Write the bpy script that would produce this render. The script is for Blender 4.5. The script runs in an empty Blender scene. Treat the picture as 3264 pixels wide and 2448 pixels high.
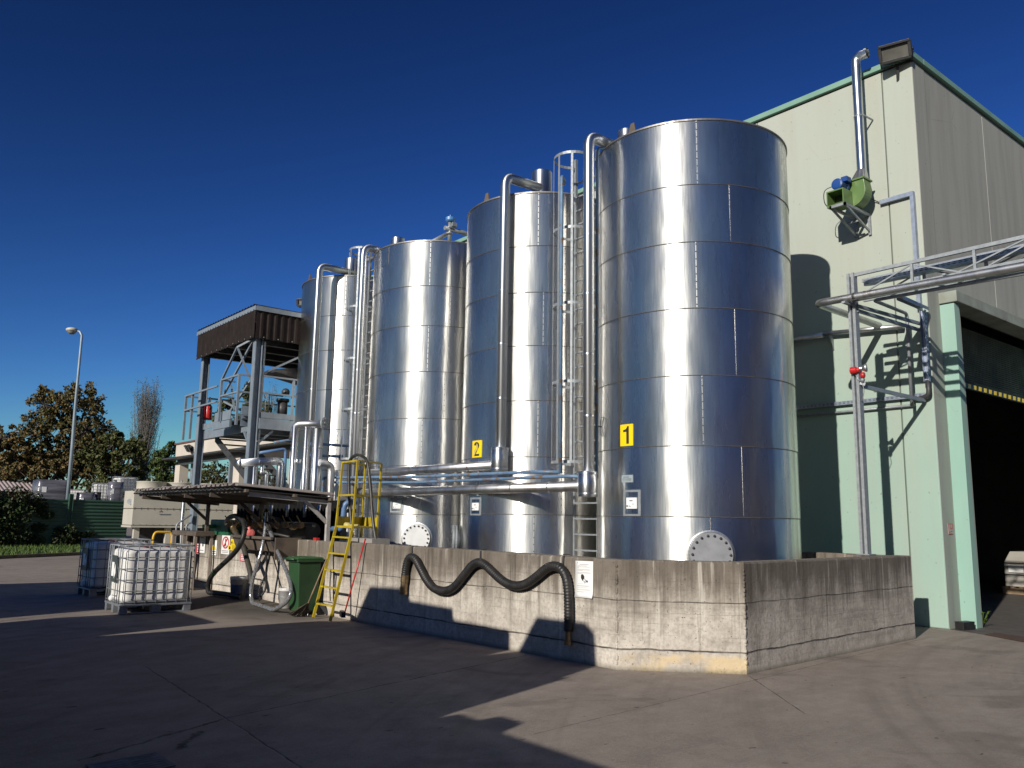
import bpy, bmesh, math, random
from mathutils import Vector, Matrix
random.seed(7)
sc = bpy.context.scene
COL = sc.collection
V = Vector
rad = math.radians

# ------------------------------------------------------------------ camera
PX_W, PX_H, FOC = 3264.0, 2448.0, 2662.3
PITCH, ROLL, YAW, EYE = rad(9.3007), rad(0.9357), rad(39.604), 1.7
FW = V((math.sin(YAW)*math.cos(PITCH), math.cos(YAW)*math.cos(PITCH), math.sin(PITCH)))
_rt = V((math.cos(YAW), -math.sin(YAW), 0)); _up = _rt.cross(FW)
RT = _rt*math.cos(ROLL) + _up*math.sin(ROLL)
UP = _up*math.cos(ROLL) - _rt*math.sin(ROLL)
EYEP = V((0, 0, EYE))
cam = bpy.data.cameras.new('camera')
cam.sensor_width = 36.0
cam.lens = FOC*36.0/PX_W
cam.clip_start = 0.05; cam.clip_end = 2000
camo = bpy.data.objects.new('camera', cam); COL.objects.link(camo)
camo.matrix_world = Matrix(((RT.x, UP.x, -FW.x, 0), (RT.y, UP.y, -FW.y, 0), (RT.z, UP.z, -FW.z, EYE), (0, 0, 0, 1)))
sc.camera = camo

# measured positions: a pixel of the photograph read on a known plane
def ray(x, y): return FW + RT*((x-PX_W/2)/FOC) - UP*((y-PX_H/2)/FOC)
def on_z(x, y, z=0.0):
    d = ray(x, y); return EYEP + d*((z-EYE)/d.z)
def on_x(x, y, X):
    d = ray(x, y); return EYEP + d*(X/d.x)
def on_y(x, y, Y):
    d = ray(x, y); return EYEP + d*(Y/d.y)
def smooth(a, b, t):
    t = min(1, max(0, (t-a)/(b-a))); return t*t*(3-2*t)
def gz(x, y): return 0.11*smooth(12.3, 17.5, y)*smooth(5.0, 6.7, x)*(1-smooth(20.5, 23, y))
def on_g(x, y):
    p = on_z(x, y)
    for _ in range(6): p = on_z(x, y, gz(p.x, p.y))
    return p
def on_cyl(x, y, c, R):
    d = ray(x, y); a = d.x**2+d.y**2; b = -(d.x*c[0]+d.y*c[1]); q = c[0]**2+c[1]**2-R*R
    t = (-b-math.sqrt(max(0, b*b-a*q)))/a; p = EYEP+d*t; an = math.atan2(p.y-c[1], p.x-c[0])
    return (an-2*math.pi if an > .5 else an), p.z

# ------------------------------------------------------------------ mesh builder
ORG = {}
class MB:
    def __init__(s): s.v = []; s.f = []; s.m = []; s.s = []; s.k = 0
    def face(s, idx, sm=False): s.f.append(tuple(idx)); s.m.append(s.k); s.s.append(sm)
    def add(s, pts):
        n = len(s.v); s.v += [V(p) for p in pts]; return n
    def poly(s, pts, sm=False):
        n = s.add(pts); s.face(range(n, n+len(pts)), sm); return s
    def prism(s, pts, vec, sm=False):
        vec = V(vec); n = len(pts); a = s.add(pts); b = s.add([V(p)+vec for p in pts])
        s.face(range(a+n-1, a-1, -1)); s.face(range(b, b+n))
        for i in range(n):
            j = (i+1) % n; s.face((a+i, a+j, b+j, b+i), sm)
        return s
    def box(s, x0, x1, y0, y1, z0, z1):
        return s.prism([(x0, y0, z0), (x1, y0, z0), (x1, y1, z0), (x0, y1, z0)], (0, 0, z1-z0))
    def obox(s, c, ax, ay, az):
        c, ax, ay, az = V(c), V(ax), V(ay), V(az)
        return s.prism([c-ax-ay-az, c+ax-ay-az, c+ax+ay-az, c-ax+ay-az], az*2)
    def bar(s, p0, p1, w, h, up=(0, 0, 1)):
        p0, p1 = V(p0), V(p1); d = (p1-p0).normalized(); u = V(up)
        if abs(d.dot(u)) > .98: u = V((0, 1, 0))
        r = d.cross(u).normalized(); u = r.cross(d).normalized()
        r *= w/2; u *= h/2
        return s.prism([p0-r-u, p0+r-u, p0+r+u, p0-r+u], p1-p0)
    def tube(s, pts, r, n=12, caps=True, rs=None, sm=True):
        pts = [V(p) for p in pts]; L = len(pts)
        t0 = (pts[1]-pts[0]).normalized()
        u = V((0, 0, 1)) if abs(t0.z) < .9 else V((1, 0, 0))
        u = (u-t0*u.dot(t0)).normalized(); rings = []
        for i in range(L):
            if i == 0: t = t0
            elif i == L-1: t = (pts[i]-pts[i-1]).normalized()
            else:
                t = (pts[i+1]-pts[i]).normalized()+(pts[i]-pts[i-1]).normalized()
                t = t.normalized() if t.length > 1e-6 else t0
            u = (u-t*u.dot(t)).normalized(); w = t.cross(u)
            q = rs[i] if rs else r
            k = 1.0
            if 0 < i < L-1:
                c = (pts[i]-pts[i-1]).normalized().dot(t); k = 1/max(.5, c)
            rings.append(s.add([pts[i]+(u*math.cos(2*math.pi*j/n)+w*math.sin(2*math.pi*j/n))*q for j in range(n)]))
        for a, b in zip(rings, rings[1:]):
            for j in range(n):
                k = (j+1) % n; s.face((a+j, a+k, b+k, b+j), sm)
        if caps:
            s.face(range(rings[0]+n-1, rings[0]-1, -1)); s.face(range(rings[-1], rings[-1]+n))
        return s
    def cyl(s, p0, p1, r, n=16): return s.tube([p0, p1], r, n)
    def lathe(s, prof, c, axis=(0, 0, 1), n=24, caps=True, sm=True, split=False):
        c = V(c); a = V(axis).normalized(); u = V((1, 0, 0)) if abs(a.x) < .9 else V((0, 1, 0))
        u = (u-a*u.dot(a)).normalized(); w = a.cross(u)
        ring = lambda r, z: s.add([c+a*z+(u*math.cos(2*math.pi*j/n)+w*math.sin(2*math.pi*j/n))*r for j in range(n)])
        first = last = None
        prev = None
        for (r, z) in prof:
            cur = ring(r, z)
            if first is None: first = cur
            if prev is not None:
                for j in range(n):
                    k = (j+1) % n; s.face((prev+j, prev+k, cur+k, cur+j), sm)
                if split: cur2 = ring(r, z)
            prev = (cur2 if split and prev is not None else cur); last = cur
        if caps: s.face(range(first+n-1, first-1, -1)); s.face(range(last, last+n))
        return s
    def sphere(s, c, r, n=12, sc_=(1, 1, 1)):
        c = V(c); rows = []
        for i in range(1, n//2):
            th = math.pi*i/(n//2)
            rows.append(s.add([c+V((math.sin(th)*math.cos(2*math.pi*j/n)*r*sc_[0], math.sin(th)*math.sin(2*math.pi*j/n)*r*sc_[1], math.cos(th)*r*sc_[2])) for j in range(n)]))
        t = s.add([c+V((0, 0, r*sc_[2]))]); b = s.add([c-V((0, 0, r*sc_[2]))])
        for j in range(n):
            k = (j+1) % n
            s.face((t, rows[0]+j, rows[0]+k), True); s.face((b, rows[-1]+k, rows[-1]+j), True)
            for p, q in zip(rows, rows[1:]): s.face((p+j, q+j, q+k, p+k), True)
        return s
    def patch(s, c, R, a0, a1, z0, z1, off=.004, thick=.003, n=6):
        pts = []
        for rr in (R+off+thick, R+off-.02):
            for z in (z0, z1):
                pts += [(c[0]+rr*math.cos(a0+(a1-a0)*i/n), c[1]+rr*math.sin(a0+(a1-a0)*i/n), z) for i in range(n+1)]
        b = s.add(pts); m = n+1
        for i in range(n):
            s.face((b+i, b+i+1, b+m+i+1, b+m+i))
            s.face((b+i, b+2*m+i, b+2*m+i+1, b+i+1)); s.face((b+m+i, b+m+i+1, b+3*m+i+1, b+3*m+i))
        s.face((b, b+m, b+3*m, b+2*m)); s.face((b+n, b+2*m+n, b+3*m+n, b+m+n))
        return s
    def build(s, name, mats, parent=None, org=None, bevel=0):
        if not isinstance(mats, (list, tuple)): mats = [mats]
        o_ = ORG[parent.name] if parent is not None else V(org if org is not None else (0, 0, 0))
        me = bpy.data.meshes.new(name)
        me.from_pydata([tuple(p-o_) for p in s.v], [], s.f)
        for m in mats: me.materials.append(m)
        me.polygons.foreach_set('material_index', s.m); me.polygons.foreach_set('use_smooth', s.s)
        bm = bmesh.new(); bm.from_mesh(me)
        if len(s.f) < 60000: bmesh.ops.recalc_face_normals(bm, faces=bm.faces)
        bm.to_mesh(me); bm.free(); me.update()
        o = bpy.data.objects.new(name, me); COL.objects.link(o); ORG[o.name] = o_.copy()
        if parent is not None: o.parent = parent
        else: o.location = o_
        if bevel:
            b = o.modifiers.new('bevel', 'BEVEL'); b.width = bevel; b.segments = 2; b.limit_method = 'ANGLE'; b.angle_limit = rad(40)
        return o

def tag(o, label, cat, group=None):
    o['label'] = label; o['category'] = cat
    if group: o['group'] = group
    return o
def thing(name, label, cat, loc=(0, 0, 0), group=None):
    o = bpy.data.objects.new(name, None); COL.objects.link(o); o.location = loc; o.empty_display_size = .2
    ORG[o.name] = V(loc); return tag(o, label, cat, group)
def copy_thing(r, loc, rotz=None, label=None, scale=None):
    c = r.copy(); COL.objects.link(c); c.location = loc
    if rotz is not None: c.rotation_euler.z = rotz
    if scale: c.scale = (scale,)*3
    if label: c['label'] = label
    for ch in list(r.children):
        d = ch.copy(); COL.objects.link(d); d.parent = c
        for g in list(ch.children):
            e = g.copy(); COL.objects.link(e); e.parent = d
    return c
def bend(pts, r, n=6):
    """round the corners of a polyline"""
    pts = [V(p) for p in pts]; out = [pts[0]]
    for a, b, c in zip(pts, pts[1:], pts[2:]):
        d0 = (a-b); d1 = (c-b); q = min(r, d0.length*.49, d1.length*.49)
        p0 = b+d0.normalized()*q; p1 = b+d1.normalized()*q
        for i in range(n+1):
            t = i/n; out.append(p0*(1-t)**2+b*2*t*(1-t)+p1*t*t)
    out.append(pts[-1]); return out
def spline(pts, n=6):
    pts = [V(p) for p in pts]; P = [pts[0]*2-pts[1]]+pts+[pts[-1]*2-pts[-2]]; out = []
    for i in range(1, len(P)-2):
        a, b, c, d = P[i-1:i+3]
        for k in range(n):
            t = k/n; out.append(.5*((2*b)+(c-a)*t+(2*a-5*b+4*c-d)*t*t+(-a+3*b-3*c+d)*t**3))
    out.append(pts[-1]); return out
def resample(pts, step):
    pts = [V(p) for p in pts]; out = [pts[0]]; need = step
    for a, b in zip(pts, pts[1:]):
        L = (b-a).length; pos = 0
        while L-pos >= need:
            pos += need; out.append(a.lerp(b, pos/L)); need = step
        need -= L-pos
    return out
_fc = {}
def text(mb, s, origin, ux, uz, size, off=(0, 0, 0)):
    """flat lettering: origin = lower left corner"""
    if s not in _fc:
        cu = bpy.data.curves.new('lettering', 'FONT'); cu.body = s; cu.resolution_u = 3
        o = bpy.data.objects.new('lettering', cu); COL.objects.link(o)
        bpy.context.view_layer.update()
        me = o.to_mesh(); _fc[s] = ([v.co.copy() for v in me.vertices], [tuple(p.vertices) for p in me.polygons]); o.to_mesh_clear()
        bpy.data.objects.remove(o); bpy.data.curves.remove(cu)
    vs, fs = _fc[s]; ux = V(ux).normalized(); uz = V(uz).normalized()
    b = mb.add([V(origin)+V(off)+ux*(v.x*size)+uz*(v.y*size) for v in vs])
    for f in fs: mb.face([b+i for i in f])
    return max(v.x for v in vs)*size if vs else 0

# ------------------------------------------------------------------ materials
class NT:
    def __init__(s, name):
        s.mat = bpy.data.materials.new(name); s.mat.use_nodes = True
        s.t = s.mat.node_tree; s.b = s.t.nodes['Principled BSDF']
    def n(s, typ, **kw):
        x = s.t.nodes.new(typ)
        for k, v in kw.items(): setattr(x, k, v)
        return x
    def put(s, sock, v):
        if isinstance(v, bpy.types.NodeSocket): s.t.links.new(v, sock)
        else: sock.default_value = v
    def math(s, op, a, b=0.0, c=None, clamp=False):
        x = s.n('ShaderNodeMath', operation=op, use_clamp=clamp); s.put(x.inputs[0], a); s.put(x.inputs[1], b)
        if c is not None: s.put(x.inputs[2], c)
        return x.outputs[0]
    def pos(s): return s.n('ShaderNodeNewGeometry').outputs['Position']
    def sep(s, v):
        x = s.n('ShaderNodeSeparateXYZ'); s.put(x.inputs[0], v); return x.outputs
    def mapv(s, v, scale=(1, 1, 1), loc=(0, 0, 0)):
        x = s.n('ShaderNodeMapping'); s.put(x.inputs[0], v); x.inputs['Scale'].default_value = scale; x.inputs['Location'].default_value = loc; return x.outputs[0]
    def noise(s, v, scale, detail=4, rough=.55, dist=0):
        x = s.n('ShaderNodeTexNoise'); s.put(x.inputs['Vector'], v); x.inputs['Scale'].default_value = scale
        x.inputs['Detail'].default_value = detail; x.inputs['Roughness'].default_value = rough; x.inputs['Distortion'].default_value = dist; return x.outputs['Fac']
    def rng(s, v, a, b, c=0., d=1.):
        x = s.n('ShaderNodeMapRange'); x.clamp = True; s.put(x.inputs[0], v)
        for i, q in enumerate((a, b, c, d)): s.put(x.inputs[i+1], q)
        return x.outputs[0]
    def mix(s, f, a, b):
        x = s.n('ShaderNodeMix', data_type='RGBA'); s.put(x.inputs[0], f)
        for sock, q in ((x.inputs[6], a), (x.inputs[7], b)):
            s.put(sock, q if isinstance(q, bpy.types.NodeSocket) else (*q[:3], 1))
        return x.outputs[2]
    def bump(s, h, strength=.3, dist=.01):
        x = s.n('ShaderNodeBump'); s.put(x.inputs['Height'], h); x.inputs['Strength'].default_value = strength; x.inputs['Distance'].default_value = dist
        s.t.links.new(x.outputs[0], s.b.inputs['Normal']); return x
    def color(s, c): s.put(s.b.inputs['Base Color'], c if isinstance(c, bpy.types.NodeSocket) else (*c, 1))
    def set(s, rough=None, metal=None, spec=None):
        if rough is not None: s.put(s.b.inputs['Roughness'], rough)
        if metal is not None: s.put(s.b.inputs['Metallic'], metal)
        if spec is not None: s.put(s.b.inputs['Specular IOR Level'], spec)
def paint(name, c1, c2=None, scale=3., rough=.5, metal=0., bump=0., rust=None, rust_amt=.6, spec=.5):
    m = NT(name); p = m.pos(); c2 = c2 or tuple(x*.72 for x in c1)
    col = m.mix(m.rng(m.noise(p, scale, 6), .35, .7), c1, c2)
    if rust: col = m.mix(m.rng(m.noise(m.mapv(p, (1, 1, 1), (7, 3, 1)), scale*2.3, 7, .65), rust_amt, rust_amt+.08), col, rust)
    m.color(col); m.set(m.rng(m.noise(p, scale*2, 4), .3, .7, max(.02, rough-.1), rough+.1), metal, spec)
    if bump: m.bump(m.noise(p, scale*12, 4), .4, bump)
    return m.mat
def sheet_metal(name, c, rough, aniso, axis='Z', wob=.0022, dirt=.0, tint=(.5, .45, .38), haze=.38):
    m = NT(name); p = m.pos()
    x, y, z = m.sep(p)
    lf = m.noise(m.mapv(p, (1.1, 1.1, .7)), 1.1, 2, .5)
    streak = m.noise(m.mapv(p, (14, 14, .5)), 1.0, 4, .6)
    col = m.mix(m.rng(streak, .4, .75, 0, .35), c, tuple(q*.82 for q in c))
    if dirt: col = m.mix(m.math('MULTIPLY', m.rng(m.noise(m.mapv(p, (3, 3, .9)), 1.6, 5), .5, .75), dirt), col, tint)
    m.color(col)
    r = m.rng(m.noise(m.mapv(p, (3, 3, .4)), 1.3, 4), .3, .7, rough-.05, rough+.05)
    m.set(r, 1.0)
    if aniso:
        m.b.inputs['Anisotropic'].default_value = aniso
        t = m.n('ShaderNodeTangent', direction_type='RADIAL', axis=axis); m.t.links.new(t.outputs[0], m.b.inputs['Tangent'])
        m.b.inputs['Anisotropic Rotation'].default_value = .25
    h = m.math('ADD', m.math('MULTIPLY', lf, 1.0), m.math('MULTIPLY', m.noise(m.mapv(p, (9, 9, 1.2)), 1.0, 2), .10))
    bp = m.bump(h, 1.0, wob*10)
    if aniso:      # a second, broader lobe: the haze of scuffed rolled sheet
        b2 = m.n('ShaderNodeBsdfPrincipled'); m.put(b2.inputs['Metallic'], 1.0); m.put(b2.inputs['Roughness'], .48); m.put(b2.inputs['Base Color'], col)
        b2.inputs['Anisotropic'].default_value = .80; b2.inputs['Anisotropic Rotation'].default_value = .25; m.t.links.new(t.outputs[0], b2.inputs['Tangent']); m.t.links.new(bp.outputs[0], b2.inputs['Normal'])
        mx = m.n('ShaderNodeMixShader'); mx.inputs[0].default_value = haze
        m.t.links.new(m.b.outputs[0], mx.inputs[1]); m.t.links.new(b2.outputs[0], mx.inputs[2])
        m.t.links.new(mx.outputs[0], m.t.nodes['Material Output'].inputs[0])
    return m.mat
# ------------------------------------------------------------------ material list
M = {}
M['tank'] = sheet_metal('tank_sheet', (.66, .655, .635), .27, 1.0, haze=.42, dirt=.30, tint=(.36, .31, .25))
M['tank_far'] = sheet_metal('tank_sheet_dull', (.66, .645, .615), .31, .95, haze=.48, dirt=.2, tint=(.40, .36, .30))
M['clad'] = sheet_metal('pipe_cladding', (.68, .70, .72), .34, .70, wob=.0006, haze=.55)
M['clad_h'] = sheet_metal('pipe_cladding_level', (.58, .58, .585), .42, 0, wob=.0006, dirt=.75, tint=(.30, .25, .20))
M['seam'] = paint('seam_sealant', (.10, .085, .07), (.05, .045, .04), 9, .6)
M['strip'] = sheet_metal('seam_strip', (.50, .50, .50), .35, 0, wob=.0004)
M['galv'] = paint('galvanised_steel', (.33, .35, .365), (.23, .25, .265), 14, .55, .45)
M['galv_blue'] = paint('zinc_plated_tray', (.36, .41, .50), (.27, .31, .39), 11, .45, .6)
M['steel_grey'] = paint('grey_painted_steel', (.20, .235, .27), (.15, .18, .21), 5, .45, .0, rust=(.16, .10, .07), rust_amt=.74)
M['blue'] = paint('blue_pipe_paint', (.10, .19, .36), (.075, .14, .28), 4, .45, 0, rust=(.17, .09, .05), rust_amt=.70)
M['blue_faded'] = paint('faded_blue_pipe_paint', (.13, .225, .34), (.085, .15, .25), 3, .5, 0, rust=(.16, .09, .045), rust_amt=.53)
M['yellow'] = paint('worn_yellow_paint', (.44, .34, .015), (.30, .21, .012), 5, .5, 0, rust=(.10, .055, .02), rust_amt=.60)
M['yellow_sign'] = paint('yellow_sign_face', (.85, .62, .0), (.80, .56, .0), 2, .4)
M['black'] = paint('black_plastic', (.018, .018, .019), (.010, .010, .010), 8, .5)
M['ink'] = paint('black_ink', (.02, .018, .016), (.03, .025, .02), 6, .6)
M['rubber'] = paint('black_hose_rubber', (.013, .013, .013), (.026, .023, .020), 7, .5)
M['white'] = paint('white_sign_face', (.78, .78, .76), (.70, .70, .68), 3, .45)
M['paper'] = paint('printed_paper', (.80, .80, .78), (.74, .74, .72), 2, .6)
M['red'] = paint('red_paint', (.50, .02, .02), (.38, .015, .015), 5, .35)
M['redsign'] = paint('red_sign_face', (.55, .02, .04), (.48, .02, .04), 5, .5)
M['brass'] = paint('weathered_brass', (.33, .24, .13), (.16, .12, .08), 15, .42, .85)
M['dark_metal'] = paint('dark_painted_metal', (.05, .05, .052), (.03, .03, .03), 5, .5)
M['brown_clad'] = paint('brown_profiled_cladding', (.022, .0155, .014), (.016, .012, .011), 2.2, .75, spec=.15)
M['brown'] = paint('stained_brown_steel', (.13, .10, .075), (.07, .055, .045), 4, .6)
M['beige'] = paint('beige_render', (.56, .50, .43), (.48, .43, .36), 1.2, .85)
M['beige_metal'] = paint('beige_coated_sheet', (.50, .47, .40), (.44, .41, .35), 1.6, .45)
M['green_bin'] = paint('green_bin_plastic', (.022, .07, .022), (.014, .045, .017), 2.5, .5)
M['fan_green'] = paint('green_fan_enamel', (.12, .20, .06), (.095, .165, .05), 4, .4)
M['fan_blue'] = paint('blue_motor_enamel', (.015, .07, .26), (.012, .05, .2), 5, .4)
M['coping'] = paint('green_coping_sheet', (.21, .36, .28), (.15, .28, .21), 1.5, .45)
M['fence'] = paint('green_fence_sheet', (.050, .115, .078), (.036, .085, .058), .9, .45)
M['wood'] = paint('worn_wood', (.30, .21, .13), (.18, .12, .075), 6, .8)
M['hdpe'] = None
M['leaf_dry'] = None

def conc_wall():
    m = NT('stained_concrete_wall'); p = m.pos(); x, y, z = m.sep(p)
    big = m.noise(p, 1.3, 6, .6); fine = m.noise(p, 22, 5, .6)
    col = m.mix(m.rng(big, .3, .72), (.60, .55, .475), (.44, .395, .335))
    col = m.mix(m.rng(m.noise(p, 4.5, 6, .7), .45, .68, 0, .7), col, (.27, .235, .195))
    col = m.mix(m.rng(fine, .42, .7, 0, .5), col, (.24, .21, .18))
    col = m.mix(m.rng(m.noise(m.mapv(p, (.6, .6, 9)), 1.0, 6, .7), .52, .66, 0, .45), col, (.22, .19, .16))
    # run-off streaks that start at the top edge
    st = m.noise(m.mapv(p, (7, 7, .45)), 1.0, 6, .65)
    st2 = m.noise(m.mapv(p, (19, 19, .8), (3, 3, 0)), 1.0, 5, .6)
    top = m.rng(m.math('ADD', z, m.math('MULTIPLY', m.math('ADD', st, m.math('MULTIPLY', big, .5)), .95)), 1.32, 1.80)
    col = m.mix(m.math('MULTIPLY', top, .86), col, (.115, .095, .072))
    col = m.mix(m.math('MULTIPLY', m.rng(st2, .56, .70), m.rng(z, .15, .9, .25, .75)), col, (.10, .085, .07))
    col = m.mix(m.math('MULTIPLY', m.rng(m.noise(m.mapv(p, (11, 11, .7), (9, 1, 0)), 1, 4), .60, .72), .55), col, (.62, .58, .50))
    run = m.math('MULTIPLY', m.rng(m.noise(m.mapv(p, (8.5, 8.5, .28), (2, 6, 0)), 1.0, 6, .68), .47, .63), m.rng(z, .30, 1.22))
    col = m.mix(m.math('MULTIPLY', run, m.rng(m.noise(p, .7, 3), .3, .6, .45, .95)), col, (.085, .068, .05))
    # board marks, cold joints, holes
    wob = m.math('MULTIPLY', m.math('SUBTRACT', m.noise(p, 2.2, 4), .5), .05)
    zz = m.math('ADD', z, wob); lines = None
    for h, w, a in ((.79, .0075, .9), (.235, .013, 1.0), (1.02, .0025, .22), (.655, .0025, .25), (.535, .003, .3), (.40, .0025, .25)):
        d = m.math('MULTIPLY', m.rng(m.math('ABSOLUTE', m.math('SUBTRACT', zz, h)), w*.35, w, 1, 0), a)
        d = m.math('MULTIPLY', d, m.rng(m.noise(m.mapv(p, (1, 1, 3), (0, 0, h*9)), 3.2, 4), .42 if a < .5 else .30, .60, .0 if a < .5 else .35, 1))
        lines = d if lines is None else m.math('MAXIMUM', lines, d)
    pits = m.rng(m.noise(p, 48, 2, .4), .70, .76)
    dark = m.math('MAXIMUM', lines, m.math('MULTIPLY', pits, .7))
    col = m.mix(dark, col, (.05, .042, .035))
    # ochre patch left on the footing near the corner
    bx = m.math('MULTIPLY', m.math('MULTIPLY', m.rng(x, 7.45, 7.75), m.math('LESS_THAN', m.math('ADD', x, y), 14.50)), m.rng(m.math('ADD', z, m.math('MULTIPLY', m.noise(p, 3.5, 6, .7), .22)), .27, .31, .85, 0))
    col = m.mix(m.math('MULTIPLY', bx, m.rng(m.noise(p, 2.4, 5), .36, .5)), col, (.60, .47, .28))
    foot = m.rng(m.math('ADD', z, m.math('MULTIPLY', fine, .08)), .03, .10, .8, 0)
    col = m.mix(foot, col, (.10, .095, .06))
    m.color(col); m.set(.88)
    h = m.math('SUBTRACT', m.math('ADD', m.math('MULTIPLY', fine, .5), m.math('MULTIPLY', big, .6)), m.math('MULTIPLY', dark, 1.2))
    m.bump(h, .8, .012); return m.mat
M['conc'] = conc_wall()

def yard():
    m = NT('worn_concrete_yard'); p = m.pos(); x, y, z = m.sep(p)
    a = m.noise(p, .35, 5, .6); b = m.noise(p, 2.4, 6, .65); c = m.noise(p, 26, 4, .6)
    col = m.mix(m.rng(a, .3, .7), (.31, .265, .225), (.235, .20, .17))
    col = m.mix(m.rng(b, .4, .72, 0, .6), col, (.165, .135, .112))
    col = m.mix(m.rng(c, .45, .7, 0, .5), col, (.34, .285, .24))
    col = m.mix(m.rng(m.noise(p, 95, 2, .5), .56, .66, 0, .55), col, (.11, .095, .08))
    col = m.mix(m.rng(m.noise(m.mapv(p, (1, 1, 1), (5, 5, 0)), 70, 2, .5), .62, .70, 0, .5), col, (.45, .40, .35))
    col = m.mix(m.rng(m.noise(m.mapv(p, (.25, 1.6, 1)), 1.6, 6, .7), .50, .72, 0, .45), col, (.15, .13, .112))
    # broad tyre sweeps
    rr = m.math('SQRT', m.math('ADD', m.math('POWER', m.math('SUBTRACT', x, 15.0), 2), m.math('POWER', m.math('ADD', y, 6.0), 2)))
    sw = m.noise(m.mapv(m.n('ShaderNodeCombineXYZ').outputs[0], (1, 1, 1)), 1, 1) if False else None
    cx = m.n('ShaderNodeCombineXYZ'); m.put(cx.inputs[0], m.math('MULTIPLY', rr, 2.3)); m.put(cx.inputs[1], m.math('MULTIPLY', y, .12))
    tyre = m.noise(cx.outputs[0], 1.3, 4, .6)
    col = m.mix(m.rng(tyre, .5, .72, 0, .55), col, (.15, .122, .102))
    col = m.mix(m.math('MULTIPLY', m.rng(m.noise(p, .9, 3, .5, 1.0), .60, .68), .35), col, (.08, .066, .056))
    # oily patch by the hoses and the bin
    d = m.math('SQRT', m.math('ADD', m.math('POWER', m.math('MULTIPLY', m.math('SUBTRACT', x, 6.6), .8), 2), m.math('POWER', m.math('MULTIPLY', m.math('SUBTRACT', y, 15.6), .42), 2)))
    col = m.mix(m.rng(m.math('ADD', d, m.math('MULTIPLY', b, .8)), .9, 1.6, .75, 0), col, (.035, .032, .026))
    # slab joints and a crack, read from the photograph
    J = None
    def line(q0, q1, w, amp, fr, seed, lim=True):
        nonlocal J
        A, B = on_z(*q0), on_z(*q1); t = (B-A).to_2d(); L = t.length; t.normalize(); nx, ny = -t.y, t.x
        s_ = m.math('ADD', m.math('ADD', m.math('MULTIPLY', x, nx), m.math('MULTIPLY', y, ny)), -(A.x*nx+A.y*ny))
        wb = m.math('MULTIPLY', m.math('SUBTRACT', m.noise(m.mapv(p, (1, 1, 1), (seed, 0, 0)), fr, 5, .65), .5), amp)
        v = m.rng(m.math('ABSOLUTE', m.math('ADD', s_, wb)), w*.4, w, 1, 0)
        if lim:
            u = m.math('ADD', m.math('ADD', m.math('MULTIPLY', x, t.x), m.math('MULTIPLY', y, t.y)), -(A.x*t.x+A.y*t.y))
            v = m.math('MULTIPLY', v, m.math('MULTIPLY', m.math('GREATER_THAN', u, 0), m.math('LESS_THAN', u, L)))
        v = m.math('MULTIPLY', v, m.rng(m.noise(p, 7, 3), .3, .6, .25, 1))
        J = v if J is None else m.math('MAXIMUM', J, v)
    line((465, 2125), (960, 2447), .012, .07, 3, 1)
    line((715, 2290), (1680, 2088), .012, .09, 3, 2)
    line((716, 2291), (250, 2425), .026, .16, 5, 3)
    line((560, 2390), (640, 2330), .05, .3, 6, 4)
    line((2386, 2153), (2566, 2275), .008, .02, 3, 5)
    line((1700, 2340), (2960, 2032), .006, .03, 3, 6)
    line((0, 1640+1), (1, 1641), .001, .0, 1, 7) if False else None
    col = m.mix(m.math('MULTIPLY', J, .9), col, (.02, .018, .016))
    spots = m.rng(m.noise(m.mapv(p, (1, 2.2, 1), (31, 7, 0)), 5.5, 2, .4), .735, .75)
    col = m.mix(m.math('MULTIPLY', spots, .75), col, (.045, .035, .03))
    m.color(col); m.set(m.rng(b, .3, .7, .68, .9), 0, .35)
    m.bump(m.math('SUBTRACT', m.math('ADD', m.math('MULTIPLY', c, .35), m.math('MULTIPLY', b, .5)), J), .5, .008)
    return m.mat
M['yard'] = yard()
M['apron'] = paint('dark_worn_apron', (.10, .088, .076), (.065, .057, .05), 3.5, .8, bump=.004)

def wall_paint(name, base, dirt, damt, seed, lift=0.):
    m = NT(name); p = m.pos(); x, y, z = m.sep(p)
    big = m.noise(m.mapv(p, (1, 1, .8), (seed, 0, 0)), .55, 6, .62); st = m.noise(m.mapv(p, (2.6, 2.6, .22), (seed, 4, 0)), 1, 6, .6)
    col = m.mix(m.rng(big, .38, .68), base[0], base[1])
    col = m.mix(m.math('MULTIPLY', m.rng(z, 3.0, 7.0), m.rng(big, .25, .75, 1.0, .55)), col, base[2])
    col = m.mix(m.math('MULTIPLY', m.rng(st, .45, .72), damt), col, dirt)
    cr = m.n('ShaderNodeTexVoronoi', feature='DISTANCE_TO_EDGE'); m.put(cr.inputs['Vector'], m.mapv(m.n('ShaderNodeVectorMath', operation='ADD').outputs[0], (1, 1, 1)) if False else p); cr.inputs['Scale'].default_value = .42
    crk = m.math('MULTIPLY', m.rng(m.math('ADD', cr.outputs['Distance'], m.math('MULTIPLY', m.noise(p, 9, 3), .02)), .010, .016, 1, 0), m.rng(m.noise(p, .8, 2), .55, .65, 0, .30))
    col = m.mix(crk, col, dirt)
    col = m.mix(m.math('MULTIPLY', m.rng(m.noise(p, 15, 2, .4), .72, .76), .45), col, (.12, .13, .11))
    m.color(col); m.set(.75, 0, .3); m.bump(m.noise(p, 38, 4), .25, .004)
    return m.mat
M['wallA'] = wall_paint('pale_green_precast_panel', ((.27, .40, .34), (.305, .415, .35), (.42, .415, .36)), (.36, .32, .265), .32, 2)
M['wallB'] = wall_paint('weathered_green_precast_panel', ((.33, .39, .335), (.33, .345, .305), (.36, .345, .305)), (.15, .14, .125), .38, 9)
M['mint'] = wall_paint('mint_portal_paint', ((.235, .395, .33), (.275, .42, .355), (.29, .425, .36)), (.23, .29, .245), .25, 5)
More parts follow.
